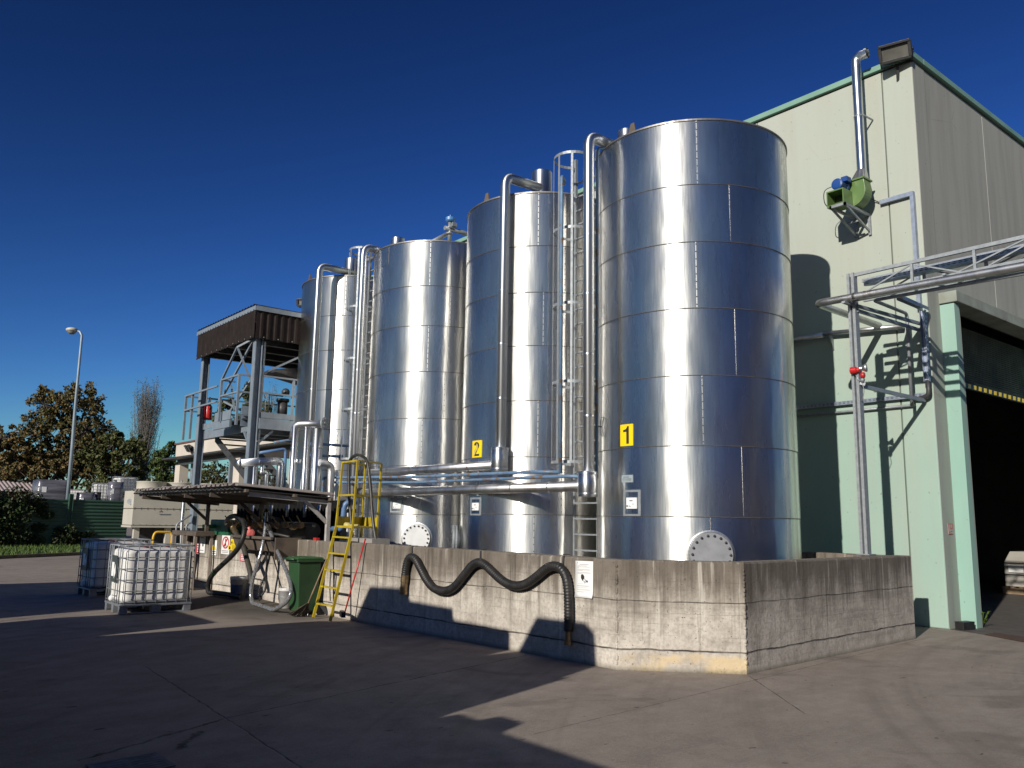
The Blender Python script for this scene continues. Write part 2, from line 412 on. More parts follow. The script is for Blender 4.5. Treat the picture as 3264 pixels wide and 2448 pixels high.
M['grassy'] = paint('short_grass', (.045, .085, .015), (.03, .055, .012), 1.5, .9)

# ------------------------------------------------------------------ world, sun
SUN_AZ = math.atan2(-.953, -.303); SUN_EL = rad(22.8)
w = bpy.data.worlds.new('World'); sc.world = w; w.use_nodes = True
nt = w.node_tree; bg = nt.nodes['Background']
sky = nt.nodes.new('ShaderNodeTexSky'); sky.sky_type = 'NISHITA'; sky.sun_disc = False
sky.sun_elevation = SUN_EL; sky.sun_rotation = SUN_AZ
sky.altitude = 200; sky.air_density = 1.0; sky.dust_density = .25; sky.ozone_density = 4.5
gm = nt.nodes.new('ShaderNodeGamma'); gm.inputs[1].default_value = 2.1      # the camera's deep polarised blue
ck = nt.nodes.new('ShaderNodeVectorMath'); ck.operation = 'MINIMUM'; ck.inputs[1].default_value = (38, 38, 38)
mu = nt.nodes.new('ShaderNodeVectorMath'); mu.operation = 'SCALE'; mu.inputs['Scale'].default_value = .0135/.06
nt.links.new(sky.outputs[0], gm.inputs[0]); nt.links.new(gm.outputs[0], ck.inputs[0]); nt.links.new(ck.outputs[0], mu.inputs[0]); nt.links.new(mu.outputs[0], bg.inputs[0]); bg.inputs[1].default_value = .06
sd = V((math.sin(SUN_AZ)*math.cos(SUN_EL), math.cos(SUN_AZ)*math.cos(SUN_EL), math.sin(SUN_EL)))
sl = bpy.data.lights.new('sun', 'SUN'); sl.energy = 5.0; sl.angle = rad(.53); sl.color = (1, .94, .85)
so = bpy.data.objects.new('sun', sl); COL.objects.link(so); so.rotation_euler = sd.to_track_quat('Z', 'Y').to_euler(); so.location = (-30, -10, 30)
vs = sc.view_settings; vs.view_transform = 'Standard'; vs.look = 'None'; vs.exposure = 0; vs.gamma = 1
sc.cycles.max_bounces = 8; sc.cycles.glossy_bounces = 6; sc.cycles.use_denoising = True
sc.cycles.sample_clamp_indirect = 6

# ------------------------------------------------------------------ ground
xs = [-600, -150, -60, -30, -16]+[i*.5 for i in range(-16, 50)]+[26, 30, 40, 60, 150, 600]
ys = [-600, -150, -60, -30, -16]+[i*.5 for i in range(-16, 64)]+[34, 38, 44, 60, 90, 150, 600]
b = MB(); n0 = b.add([(x, y, gz(x, y)) for y in ys for x in xs]); nx = len(xs)
for j in range(len(ys)-1):
    for i in range(nx-1): b.face((n0+j*nx+i, n0+j*nx+i+1, n0+(j+1)*nx+i+1, n0+(j+1)*nx+i), True)
o = b.build('yard_ground', M['yard']); o['kind'] = 'structure'
b = MB(); b.poly([(15.12, 6.5, .004), (14.62, 5.2, .004), (13.6, 2.6, .004), (12.9, .8, .004), (30, .8, .004), (30, 24, .004), (15.9, 24, .004), (15.9, 6.6, .004)])
o = b.build('door_apron', M['apron']); o['kind'] = 'structure'
# grass strip with its kerb, left of the yard
kl = [(-14, 22.8), (5.643, 36.45), (9.143, 38.9), (16, 43.7)]
b = MB()
for (x0, y0), (x1, y1) in zip(kl, kl[1:]): b.bar((x0, y0, .05), (x1, y1, .05), .16, .16)
o = b.build('kerb', paint('mossy_kerb_stone', (.16, .13, .09), (.09, .08, .05), 3, .9)); o['kind'] = 'structure'
b = MB(); b.poly([(x-.05, y+.08, .10) for x, y in kl]+[(16, 47, .10), (-14, 47, .10)])
o = b.build('verge', M['grassy']); o['kind'] = 'structure'
b = MB(); rg = random.Random(3); ms = []
for i in range(9000):
    x = rg.uniform(-2, 12.5); yk = 36.45+(x-5.643)*.70; y = rg.uniform(yk+.25, 46.0)
    if y < yk+.2: continue
    h = rg.uniform(.08, .22); a = rg.uniform(0, 6.28); q = .025
    b.k = rg.randrange(3)
    b.poly([(x-q*math.cos(a), y-q*math.sin(a), .09), (x+q*math.cos(a), y+q*math.sin(a), .09), (x+rg.uniform(-.08, .08), y+rg.uniform(-.08, .08), .09+h)])
o = b.build('grass_blades', [paint('grass_blade_a', (.06, .12, .015), None, 2, .8), paint('grass_blade_b', (.09, .14, .02), None, 2, .8), paint('grass_blade_c', (.045, .08, .015), None, 2, .8)]); o['kind'] = 'stuff'

# ------------------------------------------------------------------ storage tanks
TK = [dict(c=(11.494, 8.969), R=1.663, z=[8.13, 7.04, 6.09, 5.015, 3.955, 2.875, 1.81, .70]),
      dict(c=(11.185, 12.563), R=1.598, z=[7.93, 6.87, 5.96, 4.933, 3.90, 2.864, 1.825, .75]),
      dict(c=(11.283, 16.527), R=1.595, z=[8.00, 6.94, 6.01, 4.963, 3.912, 2.865, 1.811, .75]),
      dict(c=(11.359, 20.656), R=1.570, z=[8.105, 7.016, 6.076, 5.02, 3.97, 2.92, 1.86, .80])]
SEAMS = [[2232, 2336, 2222, 2343, 2244, 2367, 2262], [1713, 1800, 1732, 1812, 1713, 1790, 1704],
         [1366, 1435, 1368, 1424, 1341, 1420, 1333], [1099, 1140, 1084, 1130, 1070, 1120, 1062]]
TLAB = ['tall stainless storage tank with a yellow number 1 plate, nearest the green hall',
        'stainless storage tank with a yellow number 2 plate, left of a caged ladder',
        'stainless storage tank with a square patch under its rim and a white manhole cover',
        'pale stainless storage tank beside the brown roofed steel tower, farthest from the green hall']
tanks = []
for k, t in enumerate(TK):
    c, R, zs = t['c'], t['R'], t['z']+[.0]
    root = thing('storage_tank', TLAB[k], 'storage tank', (c[0], c[1], 0), 'insulated tanks in a row inside the bund'); tanks.append(root)
    rr = random.Random(40+k)
    b = MB(); N = 144
    a0s = [on_cyl(px, 1000 if i < 4 else 1500, c, R)[0] for i, px in enumerate(SEAMS[k])]+[0]
    for i in range(len(zs)-1):
        b.k = 0; dr = rr.uniform(-.0015, .0015)
        b.lathe([(R+.006+dr, zs[i+1]-.012), (R+.003+dr, zs[i+1]+.25), (R+dr, zs[i]-.02), (R-.004+dr, zs[i])], (*c, 0), n=N, caps=False)
        b.k = 1
        if i: b.lathe([(R+.006, zs[i]-.013), (R+.010, zs[i]-.009), (R+.010, zs[i]-.003), (R-.004, zs[i]+.002)], (*c, 0), n=N, caps=False)
    shell = b.build('shell', [M['tank'] if k < 3 else M['tank_far'], M['seam']], root)
    # rim and shallow cone roof
    b = MB(); b.lathe([(R-.004, zs[0]-.015), (R+.018, zs[0]-.015), (R+.018, zs[0]+.012), (R-.02, zs[0]+.016), (R*.5, zs[0]+.10), (.05, zs[0]+.16)], (*c, 0), n=N, caps=False, sm=False)
    b.build('roof', M['seam'] if False else paint('roof_sheet_%d' % k if False else 'tank_roof_sheet', (.30, .29, .28), (.16, .15, .14), 4, .5, .8), root)
    # riveted lap strips, three round each course
    for i in range(7):
        w_ = .016/R
        for q in range(3):
            a = a0s[i]+q*2*math.pi/3; b = MB()
            b.k = 0; b.patch(c, R, a-w_*.5, a+w_*.5, zs[i+1]+.004, zs[i]-.016, .003, .004, 1)
            b.k = 1; b.patch(c, R, a+w_*.5, a+w_*.75, zs[i+1]+.004, zs[i]-.016, .001, .003, 1)
            if q == 0:
                for h in range(9):
                    zz = zs[i+1]+.05+(zs[i]-zs[i+1]-.1)*h/8; p = (c[0]+(R+.003)*math.cos(a), c[1]+(R+.003)*math.sin(a), zz)
                    b.lathe([(.011, 0), (.011, .005), (.007, .010)], p, (math.cos(a), math.sin(a), 0), 6)
            b.build('lap_strip', [M['strip'], M['seam']], root)

def number_plate(k, quad, digit):
    c, R = TK[k]['c'], TK[k]['R']; root = tanks[k]
    a0, z1 = on_cyl(quad[0], quad[1], c, R); a1, z0 = on_cyl(quad[2], quad[3], c, R)
    b = MB(); b.patch(c, R, min(a0, a1), max(a0, a1), z0, z1, .010, .004)
    pl = b.build('number_plate', M['yellow_sign'], root)
    am = (a0+a1)/2; W = abs(a1-a0)*R; H = z1-z0
    ux = V((-math.sin(am), math.cos(am), 0)); n = V((math.cos(am), math.sin(am), 0))
    if (RT.dot(ux)) < 0: ux = -ux
    o_ = V((c[0], c[1], z0))+n*(R+.016)-ux*W/2
    P = lambda x, y: o_+ux*(x*W)+V((0, 0, y*H))
    b = MB()
    if digit == '1':
        pts = [(.52, .10), (.71, .10), (.71, .91), (.59, .91), (.55, .83), (.46, .77), (.27, .74), (.27, .65), (.52, .66)]
        b.prism([P(*q) for q in pts], n*.003)
    else:
        def band(cs, w):
            L = [V((x, y)) for x, y in cs]; out = []
            for i, q in enumerate(L):
                d = (L[min(i+1, len(L)-1)]-L[max(i-1, 0)]).normalized(); out.append((q, V((-d.y, d.x))))
            for (q0, n0), (q1, n1) in zip(out, out[1:]):
                b.prism([P(*(q0-n0*w)), P(*(q0+n0*w)), P(*(q1+n1*w)), P(*(q1-n1*w))], n*.003)
        arc = [(.5+.20*math.cos(t), .70+.135*math.sin(t)) for t in [rad(q) for q in range(172, -41, -14)]]
        band(arc+[(.50, .42), (.36, .25), (.31, .17)], .075)
        b.prism([P(*q) for q in [(.22, .09), (.79, .09), (.79, .20), (.22, .20)]], n*.0035)
        b.build('digit', M['ink'], pl); b = MB()
        b.prism([P(*q) for q in [(.20, .10), (.30, .09), (.42, .30), (.62, .46), (.68, .62), (.62, .78), (.52, .84), (.47, .70), (.42, .56), (.30, .42)]], n*.0042)
        b.build('rust_stain', paint('ochre_rust_bloom', (.42, .32, .10), (.60, .48, .10), 14, .6), pl); return
    b.build('digit', M['ink'], pl)
number_plate(0, (1979, 1355, 2019, 1420), '1')
number_plate(1, (1508, 1406, 1536, 1457), '2')

def holder(k, q, sheet=True, diamond=True):
    """clear document pocket riveted on, with its safety sheet"""
    c, R = TK[k]['c'], TK[k]['R']
    a0, z1 = on_cyl(q[0], q[1], c, R); a1, z0 = on_cyl(q[2], q[3], c, R); a0, a1 = min(a0, a1), max(a0, a1)
    b = MB(); f = .10*(a1-a0)
    for (p, r_, zz0, zz1) in ((a0, a0+f, z0, z1), (a1-f*1.3, a1, z0, z1), (a0, a1, z0, z0+.03), (a0, a1, z1-.035, z1)):
        b.patch(c, R, p, r_, zz0, zz1, .008+.001*(zz1-zz0 < .05), .003, 2)
    fr = b.build('document_pocket', M['galv'], tanks[k])
    b = MB(); H = z1-z0; pa0, pa1 = a0+(a1-a0)*.20, a0+(a1-a0)*.80
    b.patch(c, R, pa0, pa1, z0+H*.28, z0+H*.70, .012, .002, 3); b.k = 1
    am = (pa0+pa1)/2; n = V((math.cos(am), math.sin(am), 0)); ux = V((-n.y, n.x, 0)); ux = ux if RT.dot(ux) > 0 else -ux
    W = (pa1-pa0)*R; o_ = V((c[0], c[1], z0+H*.28))+n*(R+.0165)-ux*W/2; h = H*.42
    P = lambda x, y: o_+ux*x*W+V((0, 0, y*h))
    for yy, x0, x1 in ((.74, .33, .62), (.68, .33, .66), (.40, .55, .80), (.30, .25, .36), (.18, .25, .48)): b.prism([P(x0, yy), P(x1, yy), P(x1, yy+.035), P(x0, yy+.035)], n*.001)
    b.prism([P(.10, .13), P(.18, .24), P(.10, .35), P(.02, .24)], n*.001)
    b.build('safety_sheet', [M['paper'], M['ink']], fr)
holder(0, (1988, 1562, 2043, 1645)); holder(1, (1501, 1586, 1534, 1643)); holder(2, (1246, 1588, 1286, 1634))
c, R = TK[0]['c'], TK[0]['R']
a0, z1 = on_cyl(1983, 1515, c, R); a1, z0 = on_cyl(2018, 1537, c, R)
b = MB(); b.patch(c, R, min(a0, a1), max(a0, a1), z0, z1, .008, .003, 2); mp = b.build('maker_plate', paint('etched_maker_plate', (.42, .48, .50), (.36, .42, .44), 6, .35, .3), tanks[0])
am = (a0+a1)/2; n = V((math.cos(am), math.sin(am), 0)); ux = V((-n.y, n.x, 0)); ux = ux if RT.dot(ux) > 0 else -ux
W = abs(a1-a0)*R; o_ = V((c[0], c[1], z0))+n*(R+.0125)-ux*W/2; H = z1-z0
b = MB(); text(b, 'CO.ME.T.', o_+ux*W*.14+V((0, 0, H*.60)), ux, (0, 0, 1), H*.30)
for yy in (.20, .36, .48): b.poly([o_+ux*W*x+V((0, 0, H*y)) for x, y in ((.1, yy), (.9, yy), (.9, yy+.035), (.1, yy+.035))])
b.build('lettering', M['ink'], mp)

def manhole(k, px, py, rf, proud, cover=M['steel_grey'], cm=None):
    c, R = TK[k]['c'], TK[k]['R']; a, z = on_cyl(px, py, c, R+proud)
    n = V((math.cos(a), math.sin(a), 0)); base = V((c[0], c[1], z))+n*(R-.06)
    b = MB(); b.lathe([(rf*.92, 0), (rf*.92, proud-.02), (rf*1.12, proud-.02), (rf*1.12, proud+.0), (rf*1.05, proud+.004)], base, n, 40, sm=False)
    mh = b.build('manhole', M['strip'], tanks[k])
    b = MB(); b.lathe([(rf, 0), (rf, .045), (rf*.985, .05)], base+n*(proud+.004), n, 40, sm=False)
    cv = b.build('manhole_cover', cm or M['galv'], mh) if False else b.build('manhole_cover', cm or M['galv'], tanks[k])
    u = V((0, 0, 1)); w_ = n.cross(u)
    for i in range(18):
        t = 2*math.pi*(i+.5)/18; p = base+n*(proud+.053)+(u*math.cos(t)+w_*math.sin(t))*rf*.87
        b = MB(); b.lathe([(.021, 0), (.021, .016), (.012, .02), (.012, .034)], p, n, 6, sm=False); b.build('bolt', M['dark_metal'], cv)
manhole(0, 2268, 1768, .315, .17, cm=paint('grey_cover_plate', (.34, .345, .36), (.26, .265, .28), 5, .5, .55))
manhole(2, 1326, 1716, .300, .20, cm=paint('white_cover_plate', (.62, .63, .63), (.52, .53, .53), 5, .55, .2))
# side flange seen edge-on where tank 2 meets the light
c, R = TK[1]['c'], TK[1]['R']; a = math.atan2(-c[1], -c[0])-math.acos(R/math.hypot(*c))+.03
if math.cos(a)*RT.x+math.sin(a)*RT.y > 0: a = math.atan2(-c[1], -c[0])+math.acos(R/math.hypot(*c))-.03
n = V((math.cos(a), math.sin(a), 0)); base = V((c[0], c[1], 1.30))+n*(R-.05)
b = MB(); b.lathe([(.20, 0), (.20, .10), (.30, .10), (.30, .135), (.27, .136), (.27, .15), (.30, .151), (.30, .185)], base, n, 32, sm=False)
fl = b.build('side_flange', M['galv'], tanks[1]); w_ = n.cross(V((0, 0, 1)))
for i in range(14):
    t = 2*math.pi*i/14; p = base+n*.085+(V((0, 0, 1))*math.cos(t)+w_*math.sin(t))*.275
    b = MB(); b.lathe([(.012, 0), (.012, .125)], p, n, 6); b.build('bolt', M['steel_grey'], fl)

# roof fittings
def fitting(k, name, parts, mats): 
    b = MB()
    for f in parts: f(b)
    return b.build(name, mats, tanks[k])
for k, (px, py, pt, back, r) in enumerate([(1998, 432, 420, .30, .16), (1727, 612, 551, .62, .205), (1267, 790, 761, .55, .17), (1121, 878, 827, .50, .205)]):
    p = on_z(px, py, TK[k]['z'][0]+.02); hd_ = V((p.x, p.y, 0)).normalized(); p = p+hd_*back; d_ = ray(px, pt); top = EYE+d_.z*math.hypot(p.x, p.y)/math.hypot(d_.x, d_.y)
    b = MB(); b.lathe([(r+.05, TK[k]['z'][0]-.02), (r+.05, TK[k]['z'][0]+.02), (r, TK[k]['z'][0]+.02), (r, top-.02), (r*.98, top), (r*.3, top+.02)], (p.x, p.y, 0), n=28, sm=False)
    for poly in b.s: pass
    b.s = [True if i < 28*5 else s_ for i, s_ in enumerate(b.s)]
    nz = b.build('roof_nozzle', M['clad'], tanks[k]); TK[k]['noz'] = p
for k, (px, py) in enumerate([(2013, 420), (1553, 640), (1228, 812), (992, 893)]):   # lifting lugs on the rim
    c, R = TK[k]['c'], TK[k]['R']; z = TK[k]['z'][0]; p = on_z(px, py, z+.05); a = math.atan2(p.y-c[1], p.x-c[0])
    n = V((math.cos(a), math.sin(a), 0)); u = V((-n.y, n.x, 0)); q = V((c[0], c[1], z))+n*(R-.05)
    b = MB(); b.prism([q-u*.09, q+u*.09, q+u*.05+V((0, 0, .2)), q-u*.02+V((0, 0, .2))], n*-.02); b.build('lifting_lug', M['brown'], tanks[k])
c, R = TK[2]['c'], TK[2]['R']        # square patch under the rim of tank 3
a0, z1 = on_cyl(1215, 800, c, R); a1, z0 = on_cyl(1239, 826, c, R)
b = MB(); b.patch(c, R, min(a0, a1), max(a0, a1), 7.55, 7.97, .006, .006, 4); b.build('rim_patch', M['tank'], tanks[2])
c, R = TK[0]['c'], TK[0]['R']        # thin wire hoop gauge on tank 1
a, z = on_cyl(1923, 1360, c, R); n = V((math.cos(a), math.sin(a), 0)); q = V((c[0]+math.cos(a)*R, c[1]+math.sin(a)*R, z))
b = MB(); b.tube([q+n*.02+(V((0, 0, 1))*math.cos(t)+n.cross(V((0, 0, 1)))*math.sin(t)*.55)*.16 for t in [i*math.pi/12 for i in range(24)]]+[q+n*.02+V((0, 0, .16))], .006, 5)
b.cyl(q-V((-.35, .35, 0))*0+n*.02, q+n*.30, .012, 6); b.build('gauge_hoop', M['galv'], tanks[0])

# ------------------------------------------------------------------ insulated vent pipes
PX_ = 9.55
def bands(b, p0, p1, r, step=1.0, first=.5):
    p0, p1 = V(p0), V(p1); L = (p1-p0).length; d = (p1-p0)/L; t = first
    while t < L: b.lathe([(r+.0035, -.012), (r+.0035, .012)], p0+d*t, d, 20, caps=False); t += step
PIPES = [(9.58, 2.50, 8.245, .095), (11.84, 3.02, 8.23, .095), (17.22, 2.2, 8.16, .090), (19.54, 2.0, 8.22, .092)]
VL = ['clad vent pipe bent over the rim of tank 1, with the lower level run',
      'clad vent pipe up the front of tank 2, with the upper level run',
      'clad vent pipe rising left of the third tank and bent over its rim',
      'clad vent pipe in front of the farthest tank, bent over to a roof nozzle']
for k, (Y, z0, zt, r) in enumerate(PIPES):
    root = thing('vent_pipe', VL[k], 'pipe', (PX_, Y, z0), 'vent pipes bent over the tank rims')
    nz = TK[k]['noz']; xe = max(nz.x-.1, PX_+.75) if k in (1, 3) else PX_+.95
    b = MB(); path = bend([(PX_, Y, z0-.05), (PX_, Y, zt), (xe, Y-.02, zt)], .2, 6)
    b.tube(path, r, 24); bands(b, (PX_, Y, z0), (PX_, Y, zt-.25), r, 1.02, .9); bands(b, (PX_+.28, Y, zt), (xe, Y, zt), r, 1.2, .05)
    b.build('riser', M['clad'], root)
    if k < 2:
        bz0, bz1 = ((2.10, 2.51), (2.58, 3.02))[k]
        b = MB(); b.lathe([(.158, bz0), (.158, bz1-.01), (.10, bz1)], (PX_, Y+.02, 0), n=28, sm=False); b.s = [True if i < 28 else q for i, q in enumerate(b.s)]
        bands(b, (PX_, Y+.02, bz0), (PX_, Y+.02, bz1), .158, bz1-bz0-.09, .05); b.build('junction_box', M['clad'], root)
        zl = (2.272, 2.70)[k]; y1 = (16.75, 16.6)[k]
        b = MB(); b.cyl((PX_, Y+.15, zl), (PX_, y1, zl-.003), .088, 24); bands(b, (PX_, Y+.15, zl), (PX_, y1, zl), .088, .98, .75)
        b.build('level_run', M['clad_h'], root)
        b = MB(); b.lathe([(.06, 0), (.06, .12), (.115, .12), (.115, .145), (.06, .146), (.06, .24), (.11, .24), (.11, .26)], (PX_, y1, zl), (0, 1, 0), 20, sm=False); b.build('end_valve', M['dark_metal'], root)
        b = MB()
        for yy in (12.5, 14.6): b.bar((PX_-.0, yy, zl-.10), (10.0, yy, zl-.10), .05, .05)
        b.build('support_bracket', M['galv'], root)

# blue service pipes
def pipe_thing(name, label, cat, path, r, mat, group=None, n=12, rad_=.08):
    b = MB(); b.tube(bend(path, rad_, 5), r, n); o = b.build(name, mat, org=path[0]); tag(o, label, cat, group); return o
g_ = 'blue service pipes'
b = MB(); b.tube(bend([(9.62, 10.32, 2.52), (9.45, 10.7, 2.53), (9.4, 11.4, 2.53), (9.4, 14.5, 2.55), (9.4, 18.42, 2.65), (9.4, 18.42, 1.5)], .12), .030, 12); b.k = 1
o = b.build('service_pipe', M['blue_faded'], org=(9.4, 14, 2.5)); tag(o, 'faded blue level pipe with rust spots, upper of the two across the tank fronts', 'pipe', g_)
o = pipe_thing('service_pipe', 'faded blue level pipe with rust spots, lower of the two across the tank fronts', 'pipe', [(9.62, 9.62, 2.42), (9.4, 9.9, 2.43), (9.4, 14.5, 2.44), (9.4, 18.08, 2.53), (9.4, 18.08, 1.45)], .028, M['blue_faded'], g_, rad_=.12)
o = pipe_thing('service_pipe', 'blue upright pipe between the number 2 tank and the caged ladder', 'pipe', [(9.62, 10.32, 2.5), (9.62, 10.33, 7.78), (9.95, 10.6, 7.84), (10.1, 10.8, 7.9)], .032, M['blue_faded'], g_)
o = pipe_thing('service_pipe', 'thin blue upright pipe close against the left side of tank 1', 'pipe', [(9.78, 9.62, 2.4), (9.78, 9.6, 8.1), (10.2, 9.5, 8.2)], .026, M['blue_faded'], g_)
for z, lab in ((3.43, 'upper of two short dark blue level pipes onto the farthest tank'), (3.16, 'lower of two short dark blue level pipes onto the farthest tank, with a flange')):
    b = MB(); b.cyl((8.95, 18.25, z), (9.95 if z > 3.3 else 9.72, 18.25, z+.01), .033, 12)
    if z < 3.3: b.lathe([(.06, 0), (.06, .02), (.04, .021), (.04, .04), (.06, .041), (.06, .06)], (9.72, 18.25, z), (1, 0, 0), 14)
    o = b.build('service_pipe', M['blue'], org=(9.2, 18.25, z)); tag(o, lab, 'pipe', g_)

# caged ladders between the tanks
def caged_ladder(x, y0, y1, ztop, label, hoops, step=.254):
    root = thing('caged_ladder', label, 'ladder', (x, (y0+y1)/2, 0), 'caged ladders between the tanks')
    for y in (y0, y1):
        b = MB(); b.box(x-.02, x+.02, y-.018, y+.018, .1, ztop); b.box(x-.028, x+.028, y-.026, y+.026, ztop-.75, ztop+.15); b.build('rail', M['galv'], root)
    z = .94
    while z < ztop-.1:
        b = MB(); b.bar((x, y0+.018, z), (x, y1-.018, z), .028, .028); b.build('rung', M['galv'], root); z += step
    yc = (y0+y1)/2; R_ = .36; ang = [rad(q) for q in range(-130, 131, 13)]
    arc = [(x-.36-R_*math.cos(t)+.02, yc+R_*math.sin(t)*1.0) for t in ang]
    for z in hoops:
        b = MB()
        pts = [(x, y0, z)]+[(px, py, z) for px, py in arc]+[(x, y1, z)] 
        for p, q in zip(pts, pts[1:]): b.bar(p, q, .006, .05)
        b.build('cage_hoop', M['galv'], root)
    for t in (-85, -42, 0, 42, 85):
        px, py = x-.34-R_*math.cos(rad(t)), yc+R_*math.sin(rad(t))
        b = MB(); b.bar((px, py, hoops[0]), (px, py, hoops[-1]), .04, .006, up=(math.cos(rad(t)), -math.sin(rad(t)), 0)); b.build('cage_bar', M['galv'], root)
caged_ladder(10.45, 10.25, 10.83, 8.35, 'galvanised caged ladder between tank 1 and tank 2', [2.71, 4.10, 5.50, 6.89, 8.30], .272)
caged_ladder(10.35, 17.80, 18.30, 8.3, 'galvanised caged ladder behind the vent pipe of the third tank', [3.1, 4.3, 5.55, 6.85, 8.35], .27)
# ------------------------------------------------------------------ green hall on the right
XA, YB = 15.115, 6.519
hall = thing('industrial_hall', 'tall pale green precast industrial hall with an open roller door', 'building', (XA, YB, 0))
b = MB(); b.box(XA, 15.625, YB, 7.100, 0, 10.46); b.build('corner_panel', [M['wallA']], hall, bevel=.02)
ye = [7.118, 9.92, 12.62, 15.32, 18.02, 20.72, 23.42, 26.12, 28.82, 31.5]
for y0, y1 in zip(ye, ye[1:]):
    b = MB(); b.box(XA, XA+.22, y0, y1-.016, 0, 10.46); b.build('wall_panel', M['wallA'], hall, bevel=.006)
xb = [15.641, 18.345, 21.05, 23.75, 26.45]
for x0, x1 in zip(xb, xb[1:]):
    b = MB(); b.box(x0, x1-.016, YB+.004, YB+.22, 5.99, 10.46); b.build('wall_panel', M['wallB'], hall, bevel=.006)
b = MB(); b.box(XA+.24, 15.60, 7.12, 31.4, 0, 10.42); b.box(15.66, 26.4, YB+.24, YB+.5, 6.0, 10.42); b.build('wall_core', M['dark_metal'], hall)
# the weathered end face of the corner panel
b = MB(); b.box(XA+.014, 15.623, YB-.004, YB+.004, 0, 10.455); b.build('end_face', M['wallB'], hall)
b = MB(); b.box(XA-.055, XA+.40, YB-.06, 31.5, 10.505, 10.62); b.build('coping', M['coping'], hall, bevel=.006)
b = MB(); b.box(XA+.405, 26.4, YB-.06, YB+.40, 10.505, 10.62); b.build('coping', M['coping'], hall, bevel=.006)
b = MB(); b.box(XA+.03, XA+.30, YB+.03, 31.4, 10.44, 10.51); b.box(XA+.32, 26.3, YB+.03, YB+.3, 10.44, 10.51); b.build('coping_gap', M['black'], hall)
b = MB(); b.box(XA+.3, 30.2, YB+.3, 31.4, 10.2, 10.40); b.build('roof', M['dark_metal'], hall)
# inside
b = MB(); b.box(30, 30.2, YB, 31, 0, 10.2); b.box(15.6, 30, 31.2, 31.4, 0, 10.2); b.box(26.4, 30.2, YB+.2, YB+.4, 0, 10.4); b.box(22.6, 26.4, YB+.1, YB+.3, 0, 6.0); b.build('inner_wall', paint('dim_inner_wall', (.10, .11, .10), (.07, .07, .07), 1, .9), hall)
# door portal
b = MB(); b.prism([(15.61, YB, 0), (15.61, 6.262, 0), (15.81, 6.262, 0), (15.81, 6.70, 0), (15.64, 6.70, 0), (15.64, YB, 0)], (0, 0, 5.755)); b.build('door_jamb', [M['mint']], hall, bevel=.008)
b = MB(); b.box(15.813, 15.86, 6.268, 6.70, 0, 5.5); b.prism([(15.813, 6.268, 5.5), (15.86, 6.268, 5.5), (15.83, 6.268, 5.754), (15.813, 6.268, 5.754)], (0, .43, 0)); b.build('door_jamb_edge', M['wallB'], hall)
b = MB(); b.box(15.59, 25.0, 6.20, YB+.10, 5.775, 5.985); b.build('portal_beam', [paint('weathered_portal_beam', (.30, .34, .29), (.20, .20, .17), 1.6, .8, rust=(.10, .09, .075), rust_amt=.60)], hall, bevel=.012)
b = MB(); b.box(22.2, 22.6, 6.262, 6.9, 0, 5.755); b.build('door_jamb', M['mint'], hall)
# roller curtain half way down with a hazard striped bar
b = MB(); 
for i in range(26):
    z0 = 4.62+i*.045; b.prism([(15.95, 7.02, z0), (15.95, 7.005, z0+.022), (15.95, 7.02, z0+.044), (15.95, 7.05, z0+.044), (15.95, 7.05, z0)], (6.2, 0, 0))
cur = b.build('roller_curtain', paint('dark_green_slats', (.022, .045, .034), (.015, .032, .024), 1, .6), hall)
b = MB(); b.box(15.95, 22.15, 6.99, 7.06, 4.50, 4.615); br = b.build('hazard_bar', M['black'], cur)
b = MB(); x = 16.0
while x < 22: b.prism([(x, 6.987, 4.515), (x+.13, 6.987, 4.515), (x+.15, 6.987, 4.60), (x+.02, 6.987, 4.60)], (0, .002, 0)); x += .26
b.build('hazard_stripe', M['yellow_sign'], br)
b = MB(); b.cyl((16.9, 7.0, 4.5), (17.1, 7.0, 4.15), .012, 6); b.build('pull_strap', M['galv'], cur)

# red paper sign on the shaded corner face
p0, p1 = on_y(3020, 1669, YB), on_y(3034, 1703, YB)
b = MB(); b.box(p0.x-.01, p1.x+.03, YB-.012, YB-.006, p1.z, p0.z)
sg = b.build('hydrant_sign', paint('faded_sign_sheet', (.36, .36, .34), (.30, .30, .28), 9, .6), org=(p0.x, YB, p1.z)); tag(sg, 'small faded red and white sign on the shaded corner of the green hall', 'sign')
b = MB(); W, H = p1.x-p0.x+.04, p0.z-p1.z; P = lambda x, y: (p0.x-.01+W*x, YB-.0135, p1.z+H*y)
for q in ((.0, 1, .93, 1), (.0, .10, .0, .93), (.90, 1, .55, .93), (.45, .9, .50, .58), (.45, .55, .58, .78), (.1, .9, .0, .08), (.1, .45, .18, .25), (.5, .85, .22, .3)):
    b.poly([P(q[0], q[2]), P(q[1], q[2]), P(q[1], q[3]), P(q[0], q[3])])
b.build('red_print', M['redsign'], sg)

